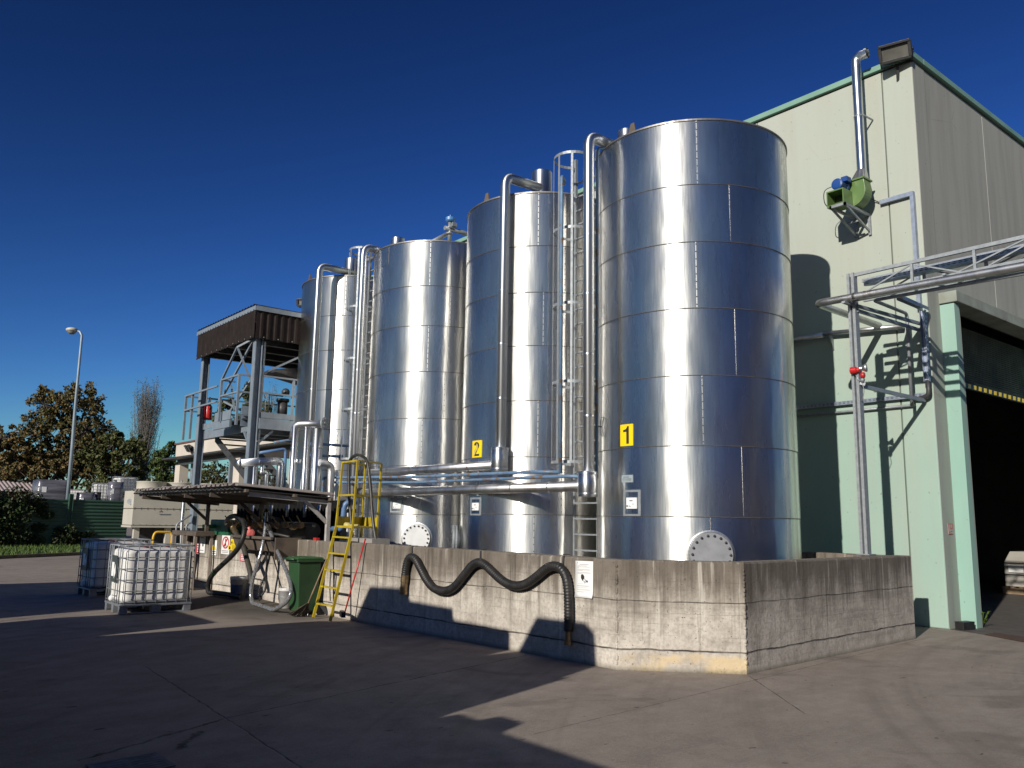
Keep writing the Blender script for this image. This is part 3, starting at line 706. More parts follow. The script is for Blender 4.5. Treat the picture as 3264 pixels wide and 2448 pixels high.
# black bait box and weed at the jamb
q = on_z(3077, 2004); b = MB(); b.obox((15.30, 6.33, .065), (.155, -.03, 0), (.014, .075, 0), (0, 0, .062)); b.obox((15.30, 6.33, .131), (.16, -.031, 0), (.015, .08, 0), (0, 0, .006))
bx = b.build('bait_box', M['black'], org=(15.30, 6.33, 0), bevel=.01); tag(bx, 'low black bait box at the foot of the green hall corner', 'box')
b = MB(); b.lathe([(.028, 0), (.028, .004)], (15.185, 6.272, .06), (-.19, -.98, 0), 14); b.build('entry_hole', paint('hole_shadow', (.004, .004, .004), None, 5, .9), bx)
b = MB(); rg = random.Random(11); c0 = V((15.93, 6.30, 0))
for i in range(16):
    a = rg.uniform(0, 6.28); L = rg.uniform(.10, .30); top = c0+V((math.cos(a)*L*.45, math.sin(a)*L*.45, L)); b.tube([c0, c0.lerp(top, .5)+V((0, 0, .03)), top], .003, 4)
    for j in range(9):
        p = c0.lerp(top, rg.uniform(.3, 1)); d = V((rg.uniform(-1, 1), rg.uniform(-1, 1), rg.uniform(-.2, .8))).normalized()*.045; s_ = d.cross(V((0, 0, 1))).normalized()*.012
        b.poly([p, p+d*.5+s_, p+d, p+d*.5-s_])
wd = b.build('weed', paint('weed_leaf', (.15, .22, .03), (.09, .15, .02), 14, .6), org=c0); tag(wd, 'small yellow green weed growing at the door jamb of the green hall', 'weed')
b = MB(); qs = [on_z(3139, 2023, .008), on_z(3171, 2017, .008), on_z(3300, 2036, .008), on_z(3300, 2053, .008)]; b.prism(qs, (0, 0, .006)); dr = b.build('drain_cover', paint('rusty_plate', (.085, .045, .028), (.05, .028, .02), 9, .85), org=qs[0]); tag(dr, 'flat rusty drain cover set in the ground before the hall door', 'drain')
# grated gully in the shaded yard
qs = [on_z(272, 2440, .003), on_z(495, 2400, .003), on_z(560, 2442, .003), on_z(330, 2490, .003)]
gr = thing('drain_grate', 'slotted grey drain grate in the shaded yard near the bottom edge', 'drain', qs[0])
b = MB(); b.prism(qs, (0, 0, .006)); b.k = 1
for row in (0.06, .54):
    for i in range(7):
        t = .08+i*.13; A = qs[0].lerp(qs[3], t); B = qs[1].lerp(qs[2], t); A2 = qs[0].lerp(qs[3], t+.05); B2 = qs[1].lerp(qs[2], t+.05)
        b.poly([A.lerp(B, row)+V((0, 0, .008)), A.lerp(B, row+.40)+V((0, 0, .008)), A2.lerp(B2, row+.40)+V((0, 0, .008)), A2.lerp(B2, row)+V((0, 0, .008))])
b.build('plate', [paint('grate_steel', (.12, .13, .15), (.08, .085, .1), 8, .6, .4), M['black']], gr)

# flood light on the hall corner
def floodlight(c, n, w, h, d, label, arm):
    c, n = V(c), V(n).normalized(); ux = n.cross(V((0, 0, 1))).normalized(); uz = ux.cross(n).normalized()
    root = thing('floodlight', label, 'floodlight', c)
    b = MB(); fr = [c+ux*sx*w/2+uz*sz*h/2 for sx, sz in ((-1, -1), (1, -1), (1, 1), (-1, 1))]; bk = [c-n*d+ux*sx*w*.42+uz*(sz*h*.33+h*.08) for sx, sz in ((-1, -1), (1, -1), (1, 1), (-1, 1))]
    a = b.add(fr+bk); b.face((a, a+1, a+2, a+3)); b.face((a+7, a+6, a+5, a+4))
    for i in range(4): j = (i+1) % 4; b.face((a+i, a+4+i, a+4+j, a+j))
    b.obox(c+n*.012+uz*h*.5, ux*w*.53, n*.05, uz*.025); b.obox(c+n*.01-uz*h*.5, ux*w*.53, n*.04, uz*.03)
    for s in (-1, 1): b.obox(c+n*.01+ux*s*w*.5, ux*.03, n*.04, uz*h*.5)
    b.build('housing', M['black'], root, bevel=.008)
    b = MB(); b.obox(c+n*.006, ux*w*.44, n*.004, uz*h*.40); b.build('glass', paint('lamp_glass', (.09, .088, .078), (.13, .125, .11), 3, .12), root)
    b = MB(); m_ = c-n*d*.5
    for s in (-1, 1): b.bar(m_+ux*s*w*.55, m_+ux*s*w*.55-uz*h*.75, .012, .05); b.lathe([(.035, 0), (.035, .02)], m_+ux*s*w*.55, ux*s, 10)
    b.bar(m_-ux*w*.55-uz*h*.75, m_+ux*w*.55-uz*h*.75, .05, .012); b.bar(m_-uz*h*.75, V(arm), .05, .05); b.build('bracket', M['black'], root)
    return root
floodlight((14.84, 6.69, 10.60), (-1, -.30, -.42), .52, .30, .26, 'large black floodlight leaning out from the top corner of the green hall', (15.13, 6.80, 10.15))

# centrifugal extractor with its duct
ef = thing('extractor_fan', 'green centrifugal extractor fan with a tall silver duct bracketed to the green hall', 'fan', (14.7, 7.5, 7.5))
b = MB(); b.tube(bend([(14.78, 7.435, 8.46), (14.78, 7.435, 10.80), (14.78, 7.19, 10.78)], .17, 8), .088, 24, caps=False)
b.tube([(14.78, 7.24, 10.80), (14.78, 7.19, 10.80)], .088, 24, caps=False); bands(b, (14.78, 7.435, 8.5), (14.78, 7.435, 10.6), .088, .52, .5)
dk = b.build('duct', M['clad'], ef)
b = MB(); a = b.add([(14.78+.088*math.cos(t), 7.435+.088*math.sin(t), 8.46) for t in [i*math.pi/8+math.pi/4 for i in range(16)]])
sq = []
for i in range(16):
    t = i*math.pi/8+math.pi/4; q = max(abs(math.cos(t)), abs(math.sin(t))); sq.append((14.70+.115*math.cos(t)/q, 7.44+.125*math.sin(t)/q, 8.22))
c_ = b.add(sq)
for i in range(16): j = (i+1) % 16; b.face((a+i, a+j, c_+j, c_+i))
b.build('transition', M['clad_h'], ef)
b = MB(); b.cyl((14.66, 7.435, 9.55), (14.66, 7.435, 9.57), .0, 4) if False else None
b.lathe([(.094, -.015), (.094, .015)], (14.78, 7.435, 9.55), n=20); b.bar((14.78, 7.34, 9.55), (15.13, 7.32, 9.55), .02, .03); b.bar((14.78, 7.53, 9.55), (15.13, 7.55, 9.55), .02, .03); b.build('duct_clamp', M['galv'], ef)
b = MB(); b.box(14.53, 14.87, 7.28, 7.60, 8.19, 8.222); b.build('outlet_flange', M['fan_green'], ef)
pr_ = [(7.57, 8.19), (7.31, 8.19), (7.285, 8.0)]+[(7.555+.285*math.cos(t), 7.965+.265*math.sin(t)) for t in [rad(q) for q in range(-180+175, -190, -15)]]
pr_ = [(7.57, 8.19), (7.30, 8.19), (7.275, 7.98)]+[(7.555-.28*math.cos(t), 7.98-.29*math.sin(t)) for t in [rad(q) for q in range(12, 181, 12)]]+[(7.80, 8.12)]
b = MB(); b.prism([(14.56, y, z) for y, z in pr_], (.26, 0, 0)); b.build('scroll_housing', M['fan_green'], ef, bevel=.006)
b = MB(); b.box(14.22, 14.54, 7.53, 7.87, 7.66, 7.70); b.box(14.22, 14.54, 7.53, 7.55, 7.70, 7.96); b.box(14.22, 14.54, 7.85, 7.87, 7.70, 7.96); b.box(14.22, 14.54, 7.53, 7.87, 7.96, 7.985); b.build('motor_stand', M['fan_green'], ef)
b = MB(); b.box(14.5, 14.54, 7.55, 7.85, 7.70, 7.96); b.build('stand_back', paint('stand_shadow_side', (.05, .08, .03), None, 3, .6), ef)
b = MB(); b.lathe([(.08, 0), (.110, .015), (.110, .06), (.096, .062), (.096, .24), (.110, .242), (.110, .31), (.03, .31)], (14.22, 7.66, 8.09), (1, 0, 0), 24, sm=False); b.box(14.32, 14.48, 7.50, 7.62, 8.14, 8.235); b.box(14.28, 14.50, 7.58, 7.74, 7.975, 8.0)
for i in range(10): t = i*.628; b.obox((14.38, 7.66+.100*math.cos(t), 8.09+.100*math.sin(t)), (.08, 0, 0), (0, .004*math.sin(t), -.004*math.cos(t)), (0, .010*math.cos(t), .010*math.sin(t)))
b.build('motor', M['fan_blue'], ef)
b = MB()
for y in (7.49, 7.77): b.bar((15.10, y, 7.64), (14.16, y, 7.64), .04, .05); b.bar((14.22, y, 7.62), (15.10, y, 7.30), .03, .04); b.box(15.07, 15.113, y-.025, y+.025, 7.24, 7.72)
b.bar((14.18, 7.47, 7.64), (14.18, 7.79, 7.64), .04, .05); b.bar((14.75, 7.49, 7.46), (14.75, 7.77, 7.46), .03, .03); b.build('wall_bracket', M['galv'], ef)
b = MB(); b.tube(spline([(14.30, 7.74, 8.10), (14.22, 7.90, 8.02), (14.25, 7.93, 7.80), (14.35, 7.88, 7.68)], 6), .008, 6); b.build('motor_cable', M['black'], ef); b = MB(); b.tube(spline([(14.85, 7.40, 7.95), (15.05, 7.36, 7.90), (15.08, 7.25, 7.82)], 5), .010, 6); b.build('supply_cable', M['black'], ef)
ch = thing('cable_channel', 'zinc cable channel turning down the green hall from the extractor fan', 'cable channel', (15.06, 6.64, 6.0))
b = MB(); b.box(15.025, 15.110, 6.61, 7.245, 7.775, 7.855); b.build('level_length', M['galv_blue'], ch)
b = MB(); b.box(15.023, 15.110, 6.605, 6.672, 5.6, 7.772); b.build('upright_length', M['galv_blue'], ch)

# ------------------------------------------------------------------ pipe gantry over the yard
GX = 12.92
ga = thing('pipe_gantry', 'light steel gantry post on the bund wall carrying a lattice truss out over the yard', 'gantry', (GX, 6.77, 1.26))
b = MB(); 
for s in (-1, 1): b.box(GX-.06, GX+.06, 6.77+s*.04-.022, 6.77+s*.04+.022, 1.27, 5.86)
b.box(GX-.012, GX+.012, 6.76, 6.78, 1.27, 5.86); b.build('post', M['galv'], ga)
b = MB(); b.box(GX-.11, GX+.11, 6.66, 6.88, 1.255, 1.275); b.build('base_plate', M['galv'], ga)
for dx, nm in ((0, 1), (.42, 2)):
    X = GX+dx
    b = MB(); b.box(X-.025, X+.025, -2.0, 6.83 if nm == 1 else 6.80, 5.80, 5.855); b.build('top_chord', M['galv'], ga)
    b = MB(); b.box(X-.025, X+.025, -2.0, 6.70 if nm == 1 else 6.80, 5.46, 5.51); b.build('bottom_chord', M['galv'], ga)
    for i, y in enumerate([5.775, 4.845, 3.915, 2.985, 2.05, 1.1]):
        b = MB(); b.box(X-.02, X+.02, y-.02, y+.02, 5.512, 5.798); b.build('web_post', M['galv'], ga)
        b = MB(); s_ = 1 if i % 2 == 0 else -1
        b.bar((X-.003, y+.02, 5.79), (X-.003, y+.74, 5.515), .022, .022) if i % 2 == 0 else b.bar((X-.003, y+.24, 5.515), (X-.003, y-.68, 5.79), .022, .022)
        if i % 2 == 0: b.bar((X+.003, y-.03, 5.79), (X+.003, y-.70, 5.515), .022, .022)
        b.build('web_brace', M['galv'], ga)
b = MB()
for y in (5.2, 3.6, 2.0): b.bar((GX-.25, y, 5.455), (GX+.42, y, 5.455), .05, .03)
b.build('cross_bearer', M['galv'], ga)
for z in (5.22, 5.30):
    b = MB(); b.bar((GX, 6.71, z), (15.0, 6.60+(.01 if z > 5.25 else .02), z+(.02 if z > 5.25 else -.02)), .05, .05); b.build('tie_bar', M['steel_grey'], ga)
b = MB(); b.box(12.6, GX+.03, 6.74, 6.80, 5.30, 5.335); b.build('pipe_bearer', M['galv'], ga)
# the pipes on it
root = thing('overhead_pipe', 'thick clad steel pipe on the gantry, elbowing across to the green hall', 'pipe', (12.7, 7.3, 5.4), 'pipes on the gantry')
b = MB(); b.tube(bend([(12.72, -2.0, 5.31), (12.70, 4.2, 5.345), (12.70, 7.30, 5.41), (14.97, 7.36, 5.41)], .13, 6), .062, 20); bands(b, (12.7, 4.3, 5.347), (12.7, 6.6, 5.395), .062, 1.0, .15); b.build('run', M['clad_h'], root)
b = MB(); b.lathe([(.068, -.02), (.068, .02)], (12.7, 6.62, 5.396), (0, 1, 0), 16); b.box(12.66, 12.74, 6.56, 6.68, 5.33, 5.36); b.build('pipe_clamp', M['dark_metal'], root)
o = pipe_thing('overhead_pipe', 'thinner dark steel pipe under the gantry truss, behind the thick clad one', 'pipe', [(13.15, -2, 5.33), (13.15, 4.2, 5.36), (13.15, 6.53, 5.40), (14.80, 6.755, 5.50), (14.80, 6.765, 3.82)], .030, M['galv'], 'pipes on the gantry', rad_=.1)
o = pipe_thing('overhead_pipe', 'slim conduit under the gantry with a flanged stub by the post', 'pipe', [(13.02, -2, 5.42), (13.02, 6.9, 5.42)], .020, M['galv'], 'pipes on the gantry')
# perforated cable trays
def tray(pts, label, w, h, up, slots=True):
    root = thing('cable_tray', label, 'cable tray', pts[0], 'perforated cable trays'); b = MB(); U = V(up)
    for p, q in zip(pts, pts[1:]):
        p, q = V(p), V(q); d = (q-p).normalized(); r = d.cross(U).normalized()
        b.k = 0; b.bar(p, q, w, .006, up=U)
        for s in (-1, 1): b.bar(p+r*s*w/2+U*h/2, q+r*s*w/2+U*h/2, .005, h, up=U)
        L = (q-p).length; t = .06; b.k = 1
        while slots and t < L-.08:
            for s in (-1, 1):
                for zz in (.33, .68):
                    c = p+d*t+r*s*(w/2+.0035)+U*h*zz; b.bar(c, c+d*.045, .002, h*.12, up=U)
            t += .085
    b.build('channel', [M['galv_blue'], M['black']], root)
    return root
tray([(13.22, -2, 5.70), (13.22, 6.45, 5.70)], 'perforated cable tray lying along the top of the gantry', .16, .085, (0, 0, 1))
b = MB(); b.tube([(13.22+.082*math.cos(t), 6.45+.26*math.sin(t), 5.742) for t in [i*math.pi/10 for i in range(11)]], .042, 4, rs=None) if False else None
b.prism([(13.22+.085*math.cos(t), 6.45+.27*math.sin(t), 5.698) for t in [i*math.pi/12 for i in range(13)]], (0, 0, .088)); o = b.build('tray_end', M['galv_blue'], org=(13.22, 6.45, 5.7)); tag(o, 'rounded zinc end piece of the tray on top of the gantry', 'cable tray')
tray([(14.99, 6.54, 5.55), (14.99, 6.54, 4.25)], 'perforated cable tray standing upright at the green hall corner', .09, .07, (-1, 0, 0))
tray([(13.2, 6.12, 5.40), (14.99, 6.50, 5.60)], 'perforated cable tray slanting from the gantry to the hall corner', .10, .06, (0, 0, -1))
tray([(15.06, 6.62, 4.0), (15.06, 9.6, 4.0)], 'perforated cable tray running level along the green hall wall', .09, .07, (0, 0, 1))
b = MB(); b.tube(bend([(14.99, 6.54, 4.28), (14.99, 6.54, 4.0), (15.05, 6.72, 3.98), (15.05, 6.9, 4.0)], .12), .045, 8); o = b.build('cable_bend', M['dark_metal'], org=(15, 6.6, 4)); tag(o, 'dark curved cable bend between the upright and level trays on the hall', 'cable')
b = MB(); b.bar((GX+.05, 6.70, 3.955), (15.05, 6.65, 3.935), .05, .06); o = b.build('support_arm', M['steel_grey'], org=(GX, 6.7, 3.95)); tag(o, 'dark blue grey arm from the gantry post to the green hall', 'arm')
# pipes along the hall wall
root = thing('wall_pipe', 'clad pipe running level along the green hall behind tank 1', 'pipe', (15.0, 8, 5.4))
b = MB(); b.cyl((14.99, 6.92, 5.33), (14.99, 8.49, 5.445), .045, 16); b.cyl((14.99, 8.49, 5.42), (14.99, 9.8, 5.43), .055, 16); b.build('run', M['clad_h'], root)
b = MB(); b.prism([(15.11, 8.35, 5.38), (15.11, 8.35, 5.10), (14.95, 8.35, 5.36)], (0, .03, 0)); b.bar((14.93, 8.36, 5.37), (15.11, 8.36, 5.37), .04, .02); b.build('bracket', M['galv'], root)
o = pipe_thing('wall_pipe', 'thin galvanised pipe along the green hall just below the level tray', 'pipe', [(15.05, 6.83, 3.87), (15.05, 9.6, 3.87)], .022, M['galv'])
# red gas alarm on the post
rd = thing('gas_alarm', 'red gas alarm with a chrome horn on the gantry post', 'alarm', (12.86, 6.74, 4.1))
b = MB(); b.lathe([(.03, -.0), (.058, .012), (.058, .10), (.04, .115), (.04, .15)], (12.80, 6.82, 4.205), (.25, -1, .03), 18, sm=False); b.lathe([(.05, 0), (.05, .05), (.035, .06)], (12.84, 6.655, 4.115), (.25, -1, -.02), 14); b.build('body', M['red'], rd)
b = MB(); b.lathe([(.035, 0), (.035, .04), (.065, .085), (.068, .11), (.06, .112), (.02, .06)], (12.83, 6.67, 4.225), (.35, -1, .08), 20, caps=False, sm=False); b.build('horn', M['clad_h'], rd)
b = MB(); b.tube([(12.86, 6.75, 4.15), (12.86, 6.72, 4.06), (12.88, 6.68, 4.02)], .016, 8); b.sphere((12.86, 6.645, 4.04), .04, 10); b.bar((12.88, 6.7, 4.0), (12.9, 6.62, 3.97), .03, .05); b.tube(spline([(12.85, 6.65, 4.0), (12.86, 6.63, 3.85), (12.9, 6.70, 3.7)]), .006, 5); b.build('fitting', M['galv'], rd)

# grey waste box on a pallet just inside the door
c0 = V((25.20, 8.50, 0))
gb = thing('grey_waste_box', 'grey steel box with a white sheet standing on a wooden pallet in the hall doorway', 'box', c0)
def gloc(x, y, z): return (c0.x+x, c0.y+y, z)
b = MB(); b.prism([gloc(-.55, 0, .20), gloc(-.55, 0, .82), gloc(-.10, 0, 1.10), gloc(.75, 0, 1.10), gloc(.75, 0, .20)], (0, .6, 0)); b.build('body', paint('grey_box_enamel', (.40, .38, .34), (.33, .31, .28), 2, .5), gb, bevel=.02)
b = MB(); b.box(c0.x-.575, c0.x+.775, c0.y-.02, c0.y+.62, .50, .52); b.box(c0.x-.575, c0.x+.775, c0.y-.02, c0.y+.62, .80, .82); b.build('band', M['dark_metal'], gb)
b = MB(); b.box(c0.x-.35, c0.x+.12, c0.y-.03, c0.y-.022, .57, .77); b.build('white_sheet', M['paper'], gb); b = MB(); b.box(c0.x-.587, c0.x-.58, c0.y+.12, c0.y+.48, .57, .77); b.build('white_sheet', M['paper'], gb)
b = MB(); b.tube(bend([gloc(.45, -.06, .80), gloc(-.22, -.10, 1.20), gloc(.12, -.10, 1.23), gloc(.62, -.06, .88)], .08), .026, 10); b.build('yellow_handle', paint('bright_yellow_tube', (.75, .62, .0), None, 3, .4), gb)
pl = thing('wooden_pallet', 'worn wooden pallet under the grey box in the hall doorway', 'pallet', c0)
b = MB()
for i in range(4): b.box(c0.x-.6, c0.x+.8, c0.y-.05+i*.21, c0.y+.05+i*.21, .165, .195)
b.build('deck_boards', M['wood'], pl)
for x in (-.55, .05, .7):
    b = MB(); b.box(c0.x+x-.06, c0.x+x+.06, c0.y-.05, c0.y+.65, .008, .163); b.build('bearer', M['wood'], pl)

# ------------------------------------------------------------------ bund wall
wp = [(6.90, 20.45, 1.285), (7.236, 12.3, 1.287), (7.47, 7.02, 1.262), (8.50, 5.955, 1.2615), (12.42, 5.875, 1.2615), (13.45, 6.22, 1.2615)]
wp = [(6.90, 20.45, 1.285), (7.236, 12.3, 1.287), (7.47, 7.02, 1.262), (8.50, 5.955, 1.2615), (13.36, 6.27, 1.2615)]
wn = thing('bund_wall', 'stained board marked concrete bund wall round the foot of the tanks', 'wall', (8.5, 5.95, 0))
def offs(i, d):
    p = V(wp[i][:2]); t0 = (V(wp[i][:2])-V(wp[i-1][:2])).normalized() if i else None; t1 = (V(wp[i+1][:2])-V(wp[i][:2])).normalized() if i < len(wp)-1 else None
    t0 = t0 or t1; t1 = t1 or t0; n = (V((-t0.y, t0.x))+V((-t1.y, t1.x))).normalized(); k = n.dot(V((-t0.y, t0.x)))
    return p+n*d/k
wo = [offs(i, 0) for i in range(len(wp))]; wi = [offs(i, -.22) for i in range(len(wp))]
if (wi[2]-V((8.5, 9))).length > (wo[2]-V((8.5, 9))).length: wi = [offs(i, .22) for i in range(len(wp))]
b = MB(); L = len(wp); rg = random.Random(17)
for i in range(L-1):
    o0, o1, i0, i1 = wo[i], wo[i+1], wi[i], wi[i+1]; n = max(2, int((o1-o0).length/.055)); h0, h1 = wp[i][2], wp[i+1][2]
    inn = (i0-o0).normalized(); low, up_, top, bk = [], [], [], []; chip = 0
    for k in range(n+1):
        t = k/n; q = o0.lerp(o1, t); r_ = i0.lerp(i1, t); h = h0+(h1-h0)*t; e = 0 < k < n
        if rg.random() < .05: chip = rg.uniform(.006, .022)
        chip *= .55; c_ = (chip+rg.uniform(0, .003)) if e else 0
        low.append((q.x, q.y, -.1)); up_.append((q.x+inn.x*.002, q.y+inn.y*.002, h-.018-c_*1.3)); top.append((q.x+inn.x*(.016+c_), q.y+inn.y*(.016+c_), h-c_*.2)); bk.append((r_.x, r_.y, h))
    ids = [b.add(x) for x in (low, up_, top, bk, [(x, y, -.1) for x, y, _ in bk])]
    for A, B_ in zip(ids, ids[1:]):
        for k in range(n): b.face((A+k, A+k+1, B_+k+1, B_+k))
b.poly([(*wo[0], -.1), (*wo[0], 1.28), (*wi[0], 1.28), (*wi[0], -.1)]); b.poly([(*wo[-1], -.1), (*wo[-1], 1.257), (*wi[-1], 1.257), (*wi[-1], -.1)])
bw = b.build('panel', M['conc'], wn)
b = MB(); b.box(13.10, 13.32, 6.52, 8.6, -.1, 1.258); b.box(12.55, 13.08, 6.66, 6.90, -.1, 1.262); b.build('return_panel', M['conc'], wn, bevel=.015)
# crumbled corner arrises, as in the photo
b = MB(); rg = random.Random(5)
for P_ in (wo[2], wo[3]):
    z = .08
    while z < 1.2:
        d = (V(P_)-V((8.9, 7.6))).normalized(); q = V((P_.x, P_.y, z))-V((d.x, d.y, 0))*.006
        b.sphere(q, rg.uniform(.010, .022), 6, (1, 1, rg.uniform(1, 2.2))); z += rg.uniform(.025, .06)
b.build('crumbled_edge', M['conc'], wn)
def wall_x(y):
    (x0, y0, _), (x1, y1, _) = (wp[1], wp[2]) if y < 12.3 else (wp[0], wp[1]); return x0+(x1-x0)*(y-y0)/(y1-y0)
wdir = (wo[2]-wo[1]).normalized(); wn_ = V((wdir.y, -wdir.x, 0)) if V((wdir.y, -wdir.x)).dot(V((-1, 0))) > 0 else V((-wdir.y, wdir.x, 0))
def on_wall(px, py, off=0.):
    p = on_x(px, py, 7.3)
    for _ in range(8): p = on_x(px, py, wall_x(p.y)-off)
    return p

# corrugated suction hose hung on the wall
Zc = lambda x, y: (900+x/2.2122, 1700+y/2.2122)
hp = [(862, 330), (870, 250), (888, 185), (912, 168), (940, 185), (975, 250), (1015, 325), (1060, 380), (1110, 402), (1165, 402), (1220, 370), (1290, 285), (1340, 225), (1388, 205), (1432, 225), (1480, 270), (1540, 325), (1600, 360), (1665, 370), (1730, 350), (1800, 300), (1860, 250), (1915, 230), (1965, 250), (2000, 310), (2015, 400), (2020, 560), (2017, 690)]
pts = [on_wall(*Zc(*q), off=.075) for q in hp]
hs = thing('suction_hose', 'thick black ribbed suction hose hung in waves along the concrete bund wall', 'hose', pts[0])
fine = resample(spline(pts, 10), .0125)
b = MB(); b.tube(fine, .058, 14, rs=[.062 if i % 3 else .054 for i in range(len(fine))]); b.build('hose', M['rubber'], hs)
d0 = (pts[0]-pts[1]).normalized(); d1 = (pts[-1]-pts[-2]).normalized()
b = MB(); b.lathe([(.064, -.08), (.064, .03), (.058, .035), (.058, .17), (.066, .17), (.066, .21)], pts[0], d0, 18, sm=False); b.bar(pts[0]+d0*.17+V((0, .03, 0)), pts[0]+d0*.14+V((0, .10, .02)), .02, .02); b.build('coupling', M['brass'], hs)
b = MB(); b.lathe([(.063, -.01), (.040, .0), (.040, .10), (.052, .10), (.052, .16)], pts[-1], d1, 18, sm=False); b.build('coupling', M['brass'], hs)
for i, q in enumerate(((915, 90), (1398, 120), (1983, 156))):
    p = on_wall(*Zc(*q), off=.006); hk = [912, 1388, 1960][i]; t = on_wall(*Zc((q[0]*2+hk)/3, (165, 200, 225)[i]), off=.02)
    b = MB(); b.bar((p.x, p.y, 1.275), (t.x, t.y, t.z-.02), .025, .008, up=wn_); b.bar((t.x, t.y, t.z-.02), (t.x-.13, t.y, t.z-.02), .025, .01); b.bar((p.x-.004, p.y, 1.278+.012), (p.x+.10, p.y, 1.278+.012), .03, .008); b.build('strap_hook', M['dark_metal'], hs)

# printed notice on the wall
tl, tr, bl, br_ = [on_wall(*q, off=.006) for q in ((1834.5, 1787), (1891, 1789.5), (1832.8, 1902.5), (1890.5, 1908))]
b = MB(); n_ = 10; rows = []
for j in range(n_+1):
    t = j/n_; a, c = tl.lerp(bl, t), tr.lerp(br_, t); cur = []
    for i in range(5):
        s_ = i/4; lift = .030*max(0, t-.86)/.14*max(0, s_-.3)+.010*max(0, t-.9)/.1*(1-s_)
        cur.append(a.lerp(c, s_)+wn_*lift)
    rows.append(b.add(cur))
for r0, r1 in zip(rows, rows[1:]):
    for i in range(4): b.face((r0+i, r0+i+1, r1+i+1, r1+i), True)
no = b.build('wall_notice', M['paper'], org=tl); tag(no, 'tall white printed notice taped to the concrete bund wall right of the ribbed hose', 'notice')
sol = no.modifiers.new('thickness', 'SOLIDIFY'); sol.thickness = .002
b = MB(); NP = lambda x, y: tl.lerp(tr, x).lerp(bl.lerp(br_, x), 1-y)+wn_*.0035
def bar_(x0, x1, y, h=.010): b.poly([NP(x0, y), NP(x1, y), NP(x1, y-h), NP(x0, y-h)])
b.poly([NP(.11, .965), NP(.14, .965), NP(.14, .93), NP(.11, .93)]); b.poly([NP(.14, .962), NP(.17, .955), NP(.14, .948)])
bar_(.25, .76, .912, .015); bar_(.17, .67, .87, .010)
for x0, x1, y in ((.12, .85, .838), (.12, .23, .822), (.12, .83, .775), (.12, .87, .755), (.12, .42, .738), (.12, .87, .69), (.12, .88, .672), (.12, .40, .655), (.18, .45, .375), (.12, .78, .33), (.12, .78, .312), (.12, .72, .275), (.12, .84, .23), (.12, .88, .208), (.12, .90, .165), (.12, .50, .148)): bar_(x0, x1, y, .007)
b.build('print_lines', paint('grey_print', (.30, .30, .30), (.36, .36, .36), 40, .7), no)
b = MB(); b.poly([NP(x, y) for x, y in ((.33, .60), (.36, .635), (.45, .635), (.52, .58), (.52, .53), (.44, .47), (.40, .47), (.33, .53))]); b.poly([NP(x, y) for x, y in ((.62, .47), (.68, .48), (.74, .43), (.66, .42), (.62, .44))]); b.poly([NP(x, y) for x, y in ((.40, .48), (.44, .50), (.46, .46), (.43, .45))]); b.poly([NP(x, y) for x, y in ((.5, .52), (.53, .52), (.65, .46), (.62, .45))]); b.build('print_picture', M['ink'], no)
b = MB(); b.poly([NP(x, y) for x, y in ((.45, .465), (.58, .46), (.63, .415), (.53, .385))]); b.build('print_picture', paint('grey_picture', (.45, .45, .44), None, 20, .7), no)

# ------------------------------------------------------------------ yellow access steps
Y9 = lambda x, y: (980+x/2.9625, 1430+y/2.9625)
st = thing('access_steps', 'worn yellow steel steps with a railed platform leaning over the bund wall', 'steps', (6.8, 13.1, 0))
f0, f1 = V((6.72, 13.26, .04)), V((6.74, 12.70, .04)); p0, p1 = V((7.25, 13.62, 1.535)), V((7.25, 13.02, 1.53))
q0, q1 = V((8.0, 14.02, 1.53)), V((8.0, 13.47, 1.52))
for a, c in ((f0, p0), (f1, p1)):
    b = MB(); b.bar(a, c, .026, .046, up=(1, 0, 0)); b.build('stringer', M['yellow'], st)
for i in range(5):
    t = .15+i*.185; b = MB(); b.bar(f0.lerp(p0, t), f1.lerp(p1, t), .045, .028); b.build('tread', M['yellow'], st)
b = MB(); b.prism([p0, p1, q1, q0], (0, 0, .035)); b.build('platform', M['yellow'], st)
b = MB()
for a, c in ((q0, q1), (q0, p0)): b.bar(a+V((0, 0, .10)), c+V((0, 0, .10)), .006, .19)
b.build('toe_board', M['yellow'], st)
t0, t1, t2, t3 = V((7.30, 13.58, 2.69)), V((7.30, 13.04, 2.70)), V((8.0, 13.40, 2.70)), V((8.0, 13.99, 2.70))
for a, c in ((p0, t0), (p1, t1), (q1, t2), (q0, t3)):
    b = MB(); b.bar(a, c, .032, .032, up=(1, 0, 0)); b.build('rail_post', M['yellow'], st)
for f in (1.0, .49):
    for a, c in (((p0, t0), (q0, t3)), ((p1, t1), (q1, t2)), ((p0, t0), (p1, t1))):
        A, C_ = a[0].lerp(a[1], f), c[0].lerp(c[1], f); b = MB(); b.bar(A, C_, .03, .03); b.build('hand_rail', M['yellow'], st)
b = MB(); b.bar(q1, (8.0, 13.45, .0), .04, .04); b.bar(q0, (8.0, 14.0, 0), .04, .04); b.build('rear_leg', M['yellow'], st)
